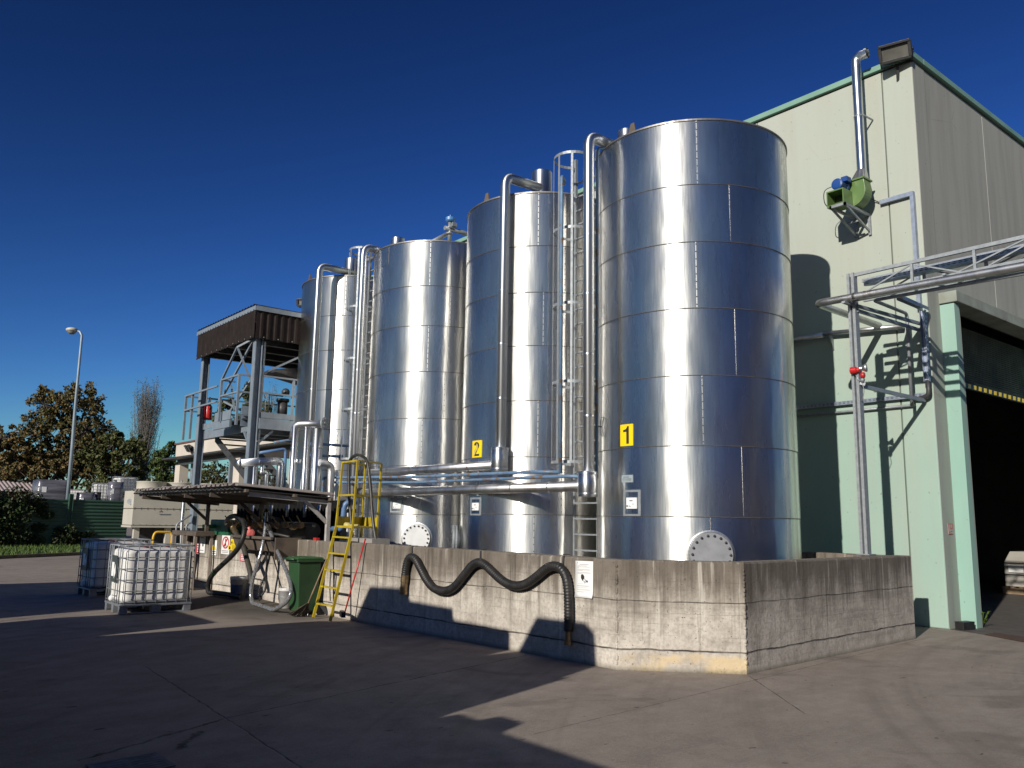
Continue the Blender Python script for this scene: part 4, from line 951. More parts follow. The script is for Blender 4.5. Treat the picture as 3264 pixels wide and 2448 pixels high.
# hose arched over the platform and a brass nozzle
hp = [on_x(*Y9(*q), 7.55) for q in ((425, 880), (410, 640), (393, 420), (392, 250), (398, 130), (420, 85), (460, 62), (505, 64), (545, 90), (568, 140), (585, 260), (600, 420), (612, 600), (630, 760), (650, 880))]
for i, p in enumerate(hp): p.x += 0
b = MB(); b.tube(spline(hp, 5), .029, 10); o = b.build('transfer_hose', paint('old_black_hose', (.014, .015, .015), (.05, .042, .028), 12, .45), org=hp[0]); tag(o, 'black hose arched over the rails of the yellow steps', 'hose')
n0 = on_x(*Y9(360, 725), 7.3); b = MB(); b.lathe([(.02, .30), (.025, .1), (.05, .09), (.055, .0), (.045, -.005)], n0, (.35, -.93, .02), 14); o = b.build('hose_nozzle', paint('yellowed_nozzle', (.55, .47, .14), (.4, .33, .1), 9, .5), org=n0); tag(o, 'yellow hose nozzle lying on the platform of the steps', 'nozzle')
# brooms
Mz = lambda x, y: (780+x/4.1469, 1580+y/4.1469)
h0, h1 = V((7.10, 12.94, .05)), V((7.20, 12.50, 1.35)); h1 = on_wall(*Y9(548, 850), off=.03); h0 = on_x(*Y9(340, 1590), 6.96); h0.z = max(h0.z, gz(h0.x, h0.y)+.03)
b = MB(); b.cyl(h0.lerp(h1, .06), h1, .013, 8); o = thing('push_broom', 'push broom with a red handle leaning on the bund wall by the yellow steps', 'broom', h0); b.build('handle', M['red'], o)
b = MB(); b.obox(h0+V((-.02, 0, .05)), (.05, .13, 0), (-.03, .012, 0), (0, 0, .045)); b.build('brush', M['black'], o)
w0 = V((6.62, 13.78, .06)); w1 = V((6.80, 12.93, 1.03)); w0 = on_x(*Mz(840, 1420), 6.62); tip = on_g(*Mz(700, 1600)); w1 = on_x(*Mz(1085, 835), 6.85)
o = thing('straw_broom', 'old broom with a bare wooden handle and dark bristles leaning by the green bin', 'broom', tip)
b = MB(); b.cyl(w0, w1, .013, 8); b.build('handle', M['wood'], o)
b = MB(); d = (tip-w0); sd_ = d.cross(RT).normalized().cross(d).normalized(); rg = random.Random(2)
for i in range(60):
    e = w0+d+sd_*rg.uniform(-.16, .16)+V((rg.uniform(-.04, .04), rg.uniform(-.04, .04), 0)); e.z = max(e.z, gz(e.x, e.y)+.01); b.tube([w0+sd_*rg.uniform(-.02, .02), w0.lerp(e, .5)+sd_*rg.uniform(-.02, .02), e], .006, 4)
b.build('bristles', paint('dark_bristles', (.05, .04, .03), (.09, .075, .05), 20, .9), o)
b = MB(); b.obox(on_g(*Mz(1010, 1560))+V((0.05, 0, .10)), (.10, .20, 0), (-.05, .03, .08), (.02, 0, .03)); o = b.build('dust_pan', M['dark_metal'], org=on_g(*Mz(1010, 1560))); tag(o, 'dark dustpan on the ground between the bin and the yellow steps', 'dustpan')
b = MB(); rg = random.Random(8); q = on_g(*Mz(840, 1575))
for i in range(7): c = q+V((rg.uniform(-.12, .12), rg.uniform(-.12, .12), .015)); b.sphere(c, rg.uniform(.012, .03), 6, (1, 1, .6))
o = b.build('litter', M['white'], org=q); o['kind'] = 'stuff'; o['label'] = 'small white scraps of litter by the broom'
b = MB()
for i, (x, ln) in enumerate(((1135, .5), (1185, .6), (1205, .45))):
    p = on_wall(*Mz(x, 1000+i*20), off=.02); b.tube(spline([p+V((-.08, .03, .04)), p, p+V((0, .01, -ln*.5)), p+V((.01, -.02, -ln))], 4), .007, 5)
o = b.build('hanging_wires', M['dark_metal'], org=p); tag(o, 'bent dark wires hanging on the bund wall behind the yellow steps', 'wire')

# ------------------------------------------------------------------ green wheeled bin
bn = thing('wheeled_bin', 'green plastic wheeled bin with its lid shut by the bund wall', 'bin', (6.80, 13.98, gz(6.8, 13.98)))
def binloc(u, v, z): # u along the wall to the right of the picture, v away from the wall
    d = V((.04, -1, 0)).normalized(); n = V((-1, -.04, 0)).normalized(); c = V((6.84, 13.93, gz(6.84, 13.93))); return c+d*u+n*v+V((0, 0, z))
tq = [(-.20, -.22), (.20, -.22), (.20, .22), (-.20, .22)]; bq = [(-.165, -.18), (.165, -.18), (.165, .17), (-.165, .17)]
b = MB(); a = b.add([binloc(u, v, .06) for u, v in bq]+[binloc(u, v, .90) for u, v in tq]); b.face((a+3, a+2, a+1, a)); b.face((a+4, a+5, a+6, a+7))
for i in range(4): j = (i+1) % 4; b.face((a+i, a+j, a+4+j, a+4+i))
b.build('body', M['green_bin'], bn, bevel=.02)
b = MB(); b.prism([binloc(u*1.14, v*1.16, .90) for u, v in tq], (0, 0, .055)); b.build('rim', M['green_bin'], bn, bevel=.012)
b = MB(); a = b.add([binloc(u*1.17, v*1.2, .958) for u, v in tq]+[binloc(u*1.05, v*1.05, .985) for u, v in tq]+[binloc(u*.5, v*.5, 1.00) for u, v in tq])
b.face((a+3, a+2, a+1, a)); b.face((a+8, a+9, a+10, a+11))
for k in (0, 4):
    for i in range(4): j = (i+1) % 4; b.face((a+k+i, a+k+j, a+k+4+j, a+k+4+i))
b.build('lid', paint('sunlit_bin_lid' if False else 'green_bin_lid', (.035, .11, .035), (.025, .08, .03), 3, .42), bn, bevel=.01)  # body green brightened for the lid, sunlight put into its colour
b = MB(); b.cyl(binloc(-.2, .31, .955), binloc(.2, .31, .955), .018, 8); b.build('lid_handle', M['green_bin'], bn)
for u in (-.2, .2):
    b = MB(); b.lathe([(.09, -.025), (.10, -.015), (.10, .015), (.09, .025)], binloc(u, -.22, .10), V((.04, -1, 0)), 18); b.build('wheel', M['black'], bn)

# ------------------------------------------------------------------ buckets
def bucket(px, py, h, r, label, mats, dark=False):
    p = on_g(px, py); p.x -= .0; root = thing('bucket', label, 'bucket', p, 'plastic buckets on the ground')
    b = MB(); b.lathe([(r*.86, 0), (r, h-.05), (r*1.05, h-.05), (r*1.05, h-.02), (r*1.02, h), (r*.95, h), (r*.90, h-.06), (r*.8, .02)], p+V((0, 0, .003)), n=26, caps=True, sm=False); b.s = [True]*26+b.s[26:]; b.build('body', mats[0], root)
    b = MB(); b.tube([p+V((RT.x*math.cos(t)*r*1.06, RT.y*math.cos(t)*r*1.06, h-.06))+V((-FW.x, -FW.y, 0))*r*.95*math.sin(t)-V((0, 0, 1))*.10*math.sin(t) for t in [i*math.pi/14 for i in range(15)]], .005, 5); b.build('bail', M['galv'], root)
    if dark:
        b = MB(); b.patch((p.x, p.y), r*.945, math.atan2(-p.y, -p.x)-1.1, math.atan2(-p.y, -p.x)+.5, p.z+.06, p.z+h*.62, .002, .002, 8); b.build('label_band', dark, root)
    return p
wb = paint('white_bucket_plastic', (.62, .62, .61), (.50, .49, .47), 4, .45)
bucket(758, 1903, .40, .165, 'open white bucket with a dark blue band under the looped black hose', [wb], paint('blue_bucket_band', (.04, .06, .12), None, 3, .5))
bucket(913, 1938, .36, .15, 'white lidded bucket with no band between the clear hose loop and the green bin', [wb])

# ------------------------------------------------------------------ loading hoses
ha = thing('loading_hose', 'thick black loading hose coiled from a valve down to the ground by the signs', 'hose', on_g(660, 1880))
Za = lambda x, y: (600+x/5.925, 1650+y/5.925)
cp = [(745, 150), (728, 110), (735, 55), (775, 5), (850, -28), (930, -25), (1000, 10), (1045, 80), (1065, 180), (1055, 300), (1020, 420), (950, 560), (850, 690), (730, 810), (600, 930), (490, 1040), (410, 1160), (375, 1290), (385, 1400), (440, 1480), (560, 1530), (720, 1545), (880, 1530), (1000, 1500)]
P_ = []
for i, q in enumerate(cp):
    X = 6.72-.30*smooth(0, 14, i)+.25*smooth(17, 23, i); p = on_x(*Za(*q), X); P_.append(p)
for p in P_: p.z = max(p.z, gz(p.x, p.y)+.055)
b = MB(); b.tube(spline(P_, 6), .050, 14); b.build('hose', M['rubber'], ha)
b = MB(); p = P_[15]; b.lathe([(.055, -.04), (.055, .04)], p, (P_[16]-P_[14]), 14); b.build('clamp', M['green_bin'], ha)
hb = thing('loading_hose', 'straight black hose leg hanging from the brass valves beside the coiled one', 'hose', on_g(*Za(1190, 1250)))
P_ = [on_x(*Za(*q), 6.78-.1*i/5) for i, q in enumerate([(885, 255), (960, 380), (1040, 540), (1100, 760), (1160, 980), (1195, 1190), (1180, 1260)])]
for p in P_: p.z = max(p.z, gz(p.x, p.y)+.055)
b = MB(); b.tube(spline(P_, 6), .052, 14); b.build('hose', paint('muddy_hose', (.03, .027, .022), (.06, .052, .04), 8, .55), hb)
b = MB(); b.lathe([(.055, -.10), (.06, 0), (.05, .03), (.05, .14), (.06, .15), (.06, .17)], P_[0], (P_[0]-P_[1]), 16, sm=False); b.bar(P_[0]+V((0, 0, .05)), P_[0]+V((-.05, -.12, .22)), .02, .02); b.build('coupling', M['brass'], hb)
hc = thing('clear_hose', 'clear wire wound hose hanging in a long teardrop loop from the valves', 'hose', on_g(860, 1945))
cp = [(293, 212), (288, 300), (278, 400), (262, 520), (240, 640), (212, 760), (180, 860), (140, 990), (105, 1120), (85, 1240), (84, 1340), (105, 1420), (150, 1470), (215, 1500), (290, 1510), (370, 1505), (440, 1480), (510, 1440), (570, 1380), (605, 1300), (612, 1210), (592, 1110), (555, 1000), (500, 880), (445, 760), (400, 650), (365, 550), (330, 460)]
P_ = []
for i, q in enumerate(cp):
    X = 6.80-.25*smooth(0, 9, i)-.05*smooth(9, 16, i)+.28*smooth(16, 27, i); p = on_x(*Mz(*q), X); P_.append(p)
for p in P_: p.z = max(p.z, gz(p.x, p.y)+.045)
fine = resample(spline(P_, 8), .02)
hm = NT('clear_wired_hose'); hm.color(hm.mix(hm.rng(hm.noise(hm.pos(), 40, 3), .4, .7), (.36, .365, .375), (.10, .10, .10))); hm.set(.18, .5, .8)
b = MB(); b.tube(fine, .036, 12, rs=[.038 if i % 2 else .034 for i in range(len(fine))]); b.build('hose', hm.mat, hc)
b = MB(); b.lathe([(.043, -.05), (.043, .15), (.05, .15), (.05, .20)], P_[-1], (P_[-1]-P_[-2]), 14, sm=False); i = 24; b.lathe([(.042, -.14), (.048, -.1), (.048, .16), (.042, .2)], P_[25], (P_[26]-P_[24]), 14); b.build('cuff', M['rubber'], hc)
th = [[(280, 740), (292, 880), (288, 1000), (262, 1080), (225, 1160), (190, 1250), (185, 1330)], [(332, 745), (318, 850), (285, 980), (288, 1120), (272, 1240), (215, 1330), (195, 1380)]]
for k, c_ in enumerate(th):
    P_ = [on_x(*Mz(*q), 6.93-.06*i) for i, q in enumerate(c_)]
    for p in P_: p.z = max(p.z, gz(p.x, p.y)+.03)
    b = MB(); b.tube(spline(P_, 6), .020, 8); o = b.build('thin_hose', M['rubber'], org=P_[0]); tag(o, ('thin black hose swinging left as it drops behind the clear hose loop', 'thin black hose curling along the ground behind the clear hose loop')[k], 'hose')

# ------------------------------------------------------------------ signs on the bund wall
Qz = lambda x, y: (550+x/2.766, 1350+y/2.766)
def wall_sign(name, label, tlp, brp, mat, group='safety signs on the bund wall', off=.012):
    a, c = on_wall(*tlp, off=off), on_wall(*brp, off=off); u = (V((c.x, c.y, 0))-V((a.x, a.y, 0))); W = u.length; u.normalize(); H = a.z-c.z
    b = MB(); bl = V((a.x, a.y, c.z)); b.prism([bl, bl+u*W, bl+u*W+V((0, 0, H)), bl+V((0, 0, H))], -wn_*.004); o = b.build(name, mat, org=bl); tag(o, label, 'sign', group)
    return o, (lambda x, y: bl+u*x*W+V((0, 0, y*H))+wn_*.003), u, W, H
def quad(b, P, x0, x1, y0, y1): b.poly([P(x0, y0), P(x1, y0), P(x1, y1), P(x0, y1)])
def ring(b, P, cx, cy, rx, ry, w, n=28):
    for i in range(n):
        t, s_ = 2*math.pi*i/n, 2*math.pi*(i+1)/n
        k = 1-w/rx; b.poly([P(cx+rx*math.cos(t), cy+ry*math.sin(t)), P(cx+rx*math.cos(s_), cy+ry*math.sin(s_)), P(cx+rx*k*math.cos(s_), cy+ry*k*math.sin(s_)), P(cx+rx*k*math.cos(t), cy+ry*k*math.sin(t))])
def no_entry(label, a, c):
    o, P, u, W, H = wall_sign('prohibition_sign', label, a, c, M['white'])
    b = MB(); ring(b, P, .5, .62, .42, .33, .10); q = [P(.22, .40), P(.30, .36), P(.78, .84), P(.70, .88)]; b.poly([p+wn_*.001 for p in q]); b.build('red_ring', M['redsign'], o)
    b = MB(); quad(b, P, .44, .56, .50, .75); b.poly([P(.36, .40), P(.44, .40), P(.55, .55), P(.45, .55)]); b.poly([P(.56, .40), P(.64, .40), P(.55, .56), P(.48, .56)]); ring(b, P, .5, .79, .07, .04, .06, 10); b.build('figure', M['ink'], o)
    b = MB(); quad(b, P, .1, .9, .16, .20); quad(b, P, .15, .85, .08, .12); b.build('caption', paint('grey_caption', (.35, .35, .35), None, 4, .6), o)
no_entry('tall white sign with a red no entry ring, left of the yellow signs', Qz(438, 985), Qz(497, 1155))
no_entry('white sign with a red ring mostly hidden behind the black hose', Qz(638, 1006), Qz(668, 1120))
def yellow(label, a, c, flame):
    o, P, u, W, H = wall_sign('warning_sign', label, a, c, M['yellow_sign'], off=.012 if flame else .018)
    b = MB(); 
    if flame: b.poly([P(.06, .2), P(.30, .2), P(.18, .85)])
    else: quad(b, P, .08, .26, .15, .6); quad(b, P, .12, .22, .62, .8)
    for k in range(4): quad(b, P, .40, .92-.1*(k % 2), .78-k*.2, .86-k*.2)
    b.build('lettering', M['ink'], o)
yellow('upper yellow warning sign on the bund wall beside the black hose', Qz(515, 1018), Qz(574, 1072), True)
yellow('lower yellow warning sign on the bund wall, set further left', Qz(492, 1070), Qz(572, 1122), False)
o, P, u, W, H = wall_sign('fire_sign', 'small red sign with white lines low on the bund wall behind the hose', Qz(601, 1148), Qz(640, 1218), M['redsign'])
b = MB()
for k in range(4): quad(b, P, .12, .88, .80-k*.22, .90-k*.22)
b.build('lettering', M['white'], o)
o, P, u, W, H = wall_sign('fire_sign', 'narrow red sign half hidden behind the white tote on the bund wall', Qz(212, 1050), Qz(240, 1142), M['redsign'])
b = MB()
for k in range(4): quad(b, P, .3, .7, .76-k*.22, .88-k*.22)
b.build('lettering', M['white'], o)
o, P, u, W, H = wall_sign('notice_plate', 'white notice plate with a black hook mark behind the steel bench legs', Qz(243, 975), Qz(281, 1142), M['white'])
b = MB(); quad(b, P, .55, .75, .35, .55); quad(b, P, .2, .8, .12, .15); quad(b, P, .2, .8, .8, .83); b.build('mark', M['ink'], o)
o, P, u, W, H = wall_sign('hazard_plate', 'white hazard plate with a yellow triangle behind the steel bench legs', Qz(332, 1026), Qz(384, 1162), M['white'])
b = MB(); b.poly([P(.25, .35), P(.95, .35), P(.6, .78)]); b.build('triangle', M['yellow_sign'], o); b = MB(); quad(b, P, .2, .9, .22, .27); quad(b, P, .2, .9, .10, .14); b.build('lettering', M['ink'], o)
# small red cap and pipe stub on top of the wall
p = on_wall(*Qz(1235, 1020)); b = MB(); b.box(p.x+.04, p.x+.11, p.y-.06, p.y+.06, 1.287, 1.335); o = b.build('red_block', M['red'], org=p); tag(o, 'small red block standing on the bund wall near the lean-to post', 'block')
# stained steel chute hung over the wall
ch = thing('drip_trough', 'stained brown steel trough hung over the bund wall under the valves', 'trough', (6.95, 16, 1.0))
a0, a1 = on_wall(*Qz(668, 1012)), on_wall(*Qz(1040, 1040)); b = MB()
y0, y1 = a0.y, 14.9
b.prism([(7.06, y0, 1.30), (6.70, y0, 1.30), (6.80, y0, 1.06), (7.04, y0, 1.02)], (0.05, y1-y0, -.01)); b.build('trough', M['brown'], ch)
b = MB(); b.box(6.69, 7.2, 14.86, 14.90, .92, 1.32); b.box(6.66, 6.70, y0-.02, 15.0, 1.28, 1.33); b.build('bracket', M['brown'], ch)
# ------------------------------------------------------------------ lean-to over the loading valves
lt = thing('lean_to', 'low lean-to with a ragged corrugated roof over the loading valves', 'lean-to', (6.9, 16.5, 1.28))
def corrugated(b, p0, along, across, n, pitch, amp, th=.012, jag=0, seed=1):
    """sheet from p0: ribs run along `along`, repeat along unit `across` n times"""
    p0, along, ac = V(p0), V(along), V(across).normalized(); up = along.cross(ac).normalized(); up = up if up.z > 0 else -up
    if abs(up.z) < .2: up = V((-1, 0, 0)) if abs(up.x) > .5 else V((0, -1, 0))
    prof = [(0, 0), (.5, 0), (.62, 1), (.88, 1)]; rg = random.Random(seed); L = []
    for i in range(n):
        e = rg.uniform(-jag, jag)
        for f, h in prof: L.append((ac*((i+f)*pitch)+up*(h*amp), e))
    L.append((ac*(n*pitch), 0)); r = []
    for k in (0, 1):
        r.append([b.add([p0+q-along.normalized()*e+up*(th*k), p0+q+along+up*(th*k)]) for q, e in L])
    for i in range(len(L)-1):
        for k in (0, 1): a, c = r[k][i], r[k][i+1]; b.face((a, a+1, c+1, c))
        for e in (0, 1): b.face((r[0][i]+e, r[0][i+1]+e, r[1][i+1]+e, r[1][i]+e))
    for i in (0, len(L)-1): b.face((r[0][i], r[0][i]+1, r[1][i]+1, r[1][i]))
roofm = paint('dusty_roof_sheet', (.34, .30, .28), (.20, .17, .155), 2.5, .75, rust=(.12, .08, .06), rust_amt=.66)
b = MB(); corrugated(b, (5.45, 13.78, 2.215), (1.85, 0, -.115), (0, 1, 0), 29, .203, .042, jag=.03); b.build('roof_sheet', roofm, lt)
b = MB(); corrugated(b, (5.47, 13.80, 2.150), (1.80, 0, -.105), (0, 1, 0), 29, .203, .02, jag=.02, seed=4); b.build('roof_lining', M['dark_metal'], lt)
b = MB()
for x, z in ((5.62, 2.13), (6.5, 2.075), (7.2, 2.03)): b.bar((x, 13.72, z), (x, 19.7, z), .05, .05)
b.build('purlin', M['brown'], lt)
whitest = paint('flaking_white_steel', (.42, .40, .38), (.26, .24, .23), 6, .7, rust=(.14, .11, .09), rust_amt=.60)
for i, y in enumerate((13.90, 15.25, 16.6, 18.0, 19.3)):
    mt = whitest if i == 0 else M['brown']
    b = MB(); b.bar((5.55 if i else 5.72, y, 2.08), (7.25, y, 1.975), .05, .075); b.build('cantilever', mt, lt)
    X = wall_x(y)+.06
    if i in (0, 2, 4):
        b = MB(); b.bar((X, y, 1.28), (X, y, 1.975), .07, .07); b.build('post', mt, lt)
        b = MB(); b.bar((X-.03, y, 1.62), (X-.50, y, 2.02), .045, .06); b.build('strut', mt, lt)
b = MB(); corrugated(b, (7.95, 14.6, .9), (0, 0, 1.14), (0, 1, 0), 26, .203, .03); b.build('back_sheet', paint('shade_black_sheet', (.012, .012, .012), (.008, .008, .008), 3, .9, spec=.1), lt)  # added black sheet standing in for the deep shade behind the valves
p = on_x(609, 1700, 6.98); b = MB(); b.box(6.94, 7.03, 20.05, 20.15, 1.285, 2.02); b.build('post', M['steel_grey'], lt)
# valve battery under it
vb = thing('valve_battery', 'row of weathered brass loading valves in the shade of the lean-to', 'valves', (7.0, 16.5, 1.5))
b = MB(); b.cyl((7.12, 14.2, 1.56), (7.12, 18.3, 1.56), .035, 12); b.build('header', M['dark_metal'], vb)
rg = random.Random(6)
for i in range(11):
    y = 14.5+i*.34+rg.uniform(-.06, .06); z = 1.545+rg.uniform(-.02, .02)
    b = MB(); b.lathe([(.03, -.09), (.06, -.085), (.06, -.06), (.038, -.055), (.05, -.02), (.05, .02), (.038, .055), (.062, .06), (.062, .085), (.03, .09)], (7.0, y, z), (.2, 1, 0), 14, sm=False); b.bar((7.0, y, z+.05), (6.92, y+rg.uniform(-.12, .12), z+.17), .015, .02); b.build('valve', M['brass'], vb)
for q, X in (((860, 185), 6.86), ((1375, 60), 6.86)):
    p = on_x(*Za(*q), X); b = MB(); d = V((-.35, -.62, -.45)).normalized(); b.lathe([(.03, -.14), (.05, -.13), (.05, -.05), (.036, -.04), (.036, .06), (.05, .07), (.05, .12)], p, d, 12, sm=False); b.bar(p, p+V((.02, -.06, .22)), .014, .02); b.build('valve', M['brass'], vb)
p = on_x(*Za(1180, 290), 6.9); b = MB(); b.lathe([(.04, -.10), (.07, -.09), (.07, -.06), (.05, -.05), (.085, 0), (.05, .05), (.07, .06), (.07, .09)], p, (.3, 1, 0), 14, sm=False); b.cyl(p, p+V((-.05, 0, .12)), .03, 8); o = b.build('red_valve', paint('faded_pink_red_enamel', (.60, .16, .15), (.45, .08, .07), 9, .5), org=p); tag(o, 'faded red valve on the bund wall under the lean-to', 'valve')
b = MB(); b.tube(spline([(6.95, 15.9, 1.33), (6.8, 15.6, 1.36), (6.82, 15.2, 1.38), (7.0, 14.9, 1.33)], 6), .03, 8); o = b.build('slack_hose', M['rubber'], org=(6.9, 15.5, 1.33)); tag(o, 'slack black hose lying over the drip trough', 'hose')
# machinery in the dark behind the valves
gm = thing('green_pump', 'dark green pump set with a pale lid in the shade behind the steel bench', 'pump', (7.5, 19.4, 1.2))
b = MB(); b.box(7.3, 7.75, 18.8, 19.9, 1.2, 1.62); b.build('casing', paint('dark_green_enamel', (.02, .12, .06), (.012, .07, .035), 4, .4), gm, bevel=.03)
b = MB(); b.box(7.1, 7.3, 19.55, 19.85, 1.42, 1.50); b.box(7.1, 7.3, 19.55, 19.85, 1.28, 1.34); b.build('crate', paint('green_crate', (.03, .22, .10), None, 4, .4), gm)
pd = thing('pump_skid', 'dark pump skid with bright pipe ends in the shade of the lean-to', 'pump', (7.5, 15.5, 1.2))
b = MB(); b.cyl((7.45, 14.9, 1.45), (7.45, 16.2, 1.45), .16, 18); b.cyl((7.5, 16.7, 1.5), (7.5, 17.6, 1.5), .2, 18); b.box(7.3, 7.8, 14.8, 17.8, 1.2, 1.28); b.build('body', M['dark_metal'], pd)
b = MB()
for y in (15.0, 15.6, 16.4, 17.2, 18.2): b.cyl((7.6, y, 1.7), (7.6, y, 1.95), .035, 10)
b.build('pipe_end', M['clad'], pd)
o = pipe_thing('drain_pipe', 'dark blue drain pipe bending down beside the lean-to post', 'pipe', [(7.5, 14.35, 1.5), (7.5, 13.85, 1.5), (7.5, 13.80, 1.98), (7.7, 13.7, 2.0)], .05, M['blue'], rad_=.1)
b = MB(); b.box(7.75, 7.88, 14.38, 14.54, 0, 1.80); b.box(7.72, 7.91, 14.1, 14.6, 1.80, 1.87); o = b.build('blue_support', paint('deep_blue_steel', (.015, .03, .06), (.01, .022, .045), 5, .5), org=(7.8, 14.4, 0)); tag(o, 'deep blue steel pipe support between the lean-to and the yellow steps', 'support')
b = MB(); b.box(7.4, 7.75, 12.6, 13.35, 1.0, 1.36); o = b.build('concrete_plinth', paint('grey_plinth', (.28, .26, .24), (.2, .19, .17), 4, .8), org=(7.5, 13, 1)); tag(o, 'grey plinth behind the bund wall under the yellow platform', 'plinth')

# steel bench in front of the wall end
bc = thing('steel_bench', 'tall rusty steel bench with a thick top at the end of the bund wall', 'bench', (6.6, 19.3, 0))
tz = 1.36
b = MB(); b.box(6.50, 6.92, 18.55, 20.1, tz-.10, tz); b.build('top', M['brown'], bc, bevel=.01)
for x, y in ((6.53, 20.05), (6.53, 19.35), (6.53, 18.62), (6.88, 20.05), (6.88, 18.62)):
    b = MB(); b.box(x-.03, x+.03, y-.03, y+.03, gz(x, y), tz-.1); b.build('leg', paint('pale_rusty_leg', (.30, .26, .22), (.18, .14, .11), 8, .7), bc)
b = MB(); b.bar((6.53, 18.62, gz(6.53, 18.6)+.08), (6.53, 19.35, gz(6.53, 19.3)+.08), .05, .10); b.build('foot_rail', M['brown'], bc)
p0 = V((6.35, 20.15, gz(6.4, 20))); b = MB(); rg = random.Random(9)
for i in range(26):
    c = p0+V((rg.uniform(-.12, .16), rg.uniform(-.45, .45), rg.uniform(.05, .42))); b.sphere(c, rg.uniform(.10, .17), 8, (1, 1.2, .7))
o = b.build('sack_pile', paint('tan_sacking', (.42, .28, .15), (.28, .17, .09), 5, .9), org=p0); tag(o, 'tan heap of sacks on the ground behind the white tote', 'sacks')
b = MB(); b.prism([(6.55, 20.2, .45), (6.55, 19.5, .45), (6.62, 19.4, .95), (6.62, 20.2, 1.0)], (.05, 0, 0)); o = b.build('cardboard_sheet', paint('brown_board', (.27, .22, .18), (.2, .15, .12), 3, .8), org=(6.55, 20, .45)); tag(o, 'brown board leaning between the bench legs and the bund wall', 'board')

# stair handrail and yellow hoop beyond the wall
R6 = lambda x, y: (380+x/6.9125, 1520+y/6.9125)
pt = [on_y(*R6(*q), 21.6) for q in ((1590, 835), (1265, 1040), (1245, 1305), (1560, 1150))]
b = MB(); b.tube(bend(pt, .08), .024, 10); pt2 = [on_y(*R6(*q), 21.2) for q in ((1570, 1010), (1480, 1055), (1470, 1420))]; b.tube(bend(pt2, .06), .024, 10); a = pt2[-1]; b.tube([a, V((a.x, a.y, 0))], .024, 10); c = pt[1]; b.tube([V((c.x, c.y, pt[2].z)), V((c.x, c.y, 0))], .022, 8)
o = b.build('hand_rail', M['galv'], org=pt[0]); tag(o, 'bent grey tube handrail of a stair left of the lean-to', 'handrail')
pt = [on_y(*R6(*q), 24.5) for q in ((750, 1310), (800, 1225), (960, 1215), (1130, 1225), (1165, 1290))]
pt = [V((pt[0].x, 24.5, 0))]+[pt[0], V((pt[1].x, 24.5, pt[2].z)), V((pt[3].x, 24.5, pt[2].z)), V((pt[4].x, 24.5, pt[4].z)), V((pt[4].x, 24.5, 0))]
b = MB(); b.tube(bend(pt, .12), .032, 12); o = b.build('guard_hoop', paint('orange_yellow_tube', (.72, .42, .02), (.6, .35, .02), 3, .4), org=pt[0]); tag(o, 'orange yellow tubular guard hoop behind the white totes', 'hoop')
b = MB(); pt = bend([on_y(585, 1560, 27), on_y(586, 1600, 27), on_y(580, 1665, 27), on_y(578, 1790, 27)], .1); b.tube(pt, .06, 14); o = b.build('clad_downpipe', M['clad'], org=pt[0]); tag(o, 'silver clad upright pipe in front of the beige cooling unit', 'pipe')

# ------------------------------------------------------------------ clad pipes behind the lean-to
mf = thing('clad_header', 'cluster of silver clad upright pipes under a flanged header, in front of the farthest tank', 'pipe', (8.8, 18.2, 1.3))
for x, r, top, y in ((8.555, .080, 3.80, 18.30), (8.755, .068, 3.83, 18.1), (8.98, .128, 3.78, 17.98)):
    b = MB(); b.cyl((x, y, 1.2), (x, y, top), r, 24); b.lathe([(r+.004, -.012), (r+.004, .012)], (x, y, 3.30), n=24, caps=False); b.build('riser', M['clad'], mf)
b = MB(); b.tube(bend([(8.555, 18.42, 3.5), (8.555, 18.30, 3.86), (9.00, 17.72, 3.87)], .15, 6), .088, 24); b.build('header', M['clad_h'], mf)
d = V((.40, -.90, .02)).normalized()
b = MB(); b.lathe([(.088, -.02), (.145, -.02), (.145, .02), (.05, .022), (.045, .035)], V((9.00, 17.70, 3.87)), d, 24, sm=False)
u = V((0, 0, 1)); w_ = d.cross(u)
for i in range(8): t = i*.785; b.lathe([(.018, 0), (.018, .015)], V((9.00, 17.70, 3.87))+d*.02+(u*math.cos(t)+w_*math.sin(t))*.11, d, 6)
b.build('blind_flange', M['galv'], mf)
b = MB(); b.tube(bend([(8.72, 18.15, 1.3), (8.72, 18.15, 2.60), (8.80, 18.08, 2.78)], .1), .035, 12); b.lathe([(.09, 0), (.06, -.10)], (8.62, 18.2, 3.03), n=16); b.build('branch', M['clad'], mf)
root = thing('clad_pipe', 'fat silver clad level pipe elbowed down behind the lean-to roof', 'pipe', (8.3, 18.6, 2.9))
b = MB(); b.tube(bend([(7.40, 18.6, 2.905), (8.385, 18.6, 3.005), (8.385, 18.6, 1.2)], .14, 7), .092, 24); b.sphere((7.40, 18.6, 2.905), .092, 14); bands(b, (7.5, 18.6, 2.915), (8.2, 18.6, 2.99), .092, .42, .32); b.build('run', M['clad'], root)
b = MB(); b.tube(bend([(7.93, 18.6, 2.9), (7.93, 18.6, 2.72), (8.05, 18.6, 2.72), (8.05, 18.6, 1.2)], .06, 5), .04, 14); b.sphere((7.93, 18.6, 2.72), .055, 10); b.build('branch', M['clad'], root)
K_ = lambda x, y: (760+x/5.529, 1350+y/5.529)
for (x, r, top, lab) in ((285, .045, 770, 'slim silver clad upright pipe just left of the elbowed fat pipe'), (375, .022, 985, 'short thin silver pipe end above the lean-to roof')):
    p = on_y(*K_(x, top), 19.2); b = MB(); b.cyl((p.x, p.y, 1.3), p, r, 14); o = b.build('clad_pipe', M['clad'], org=p); tag(o, lab, 'pipe')
o = pipe_thing('service_pipe', 'lower blue pipe bent down in front of the tower column', 'pipe', [(7.97, 18.9, 3.18), (8.62, 18.9, 3.32), (8.66, 18.9, 1.3)], .035, M['blue'], g_, rad_=.09)
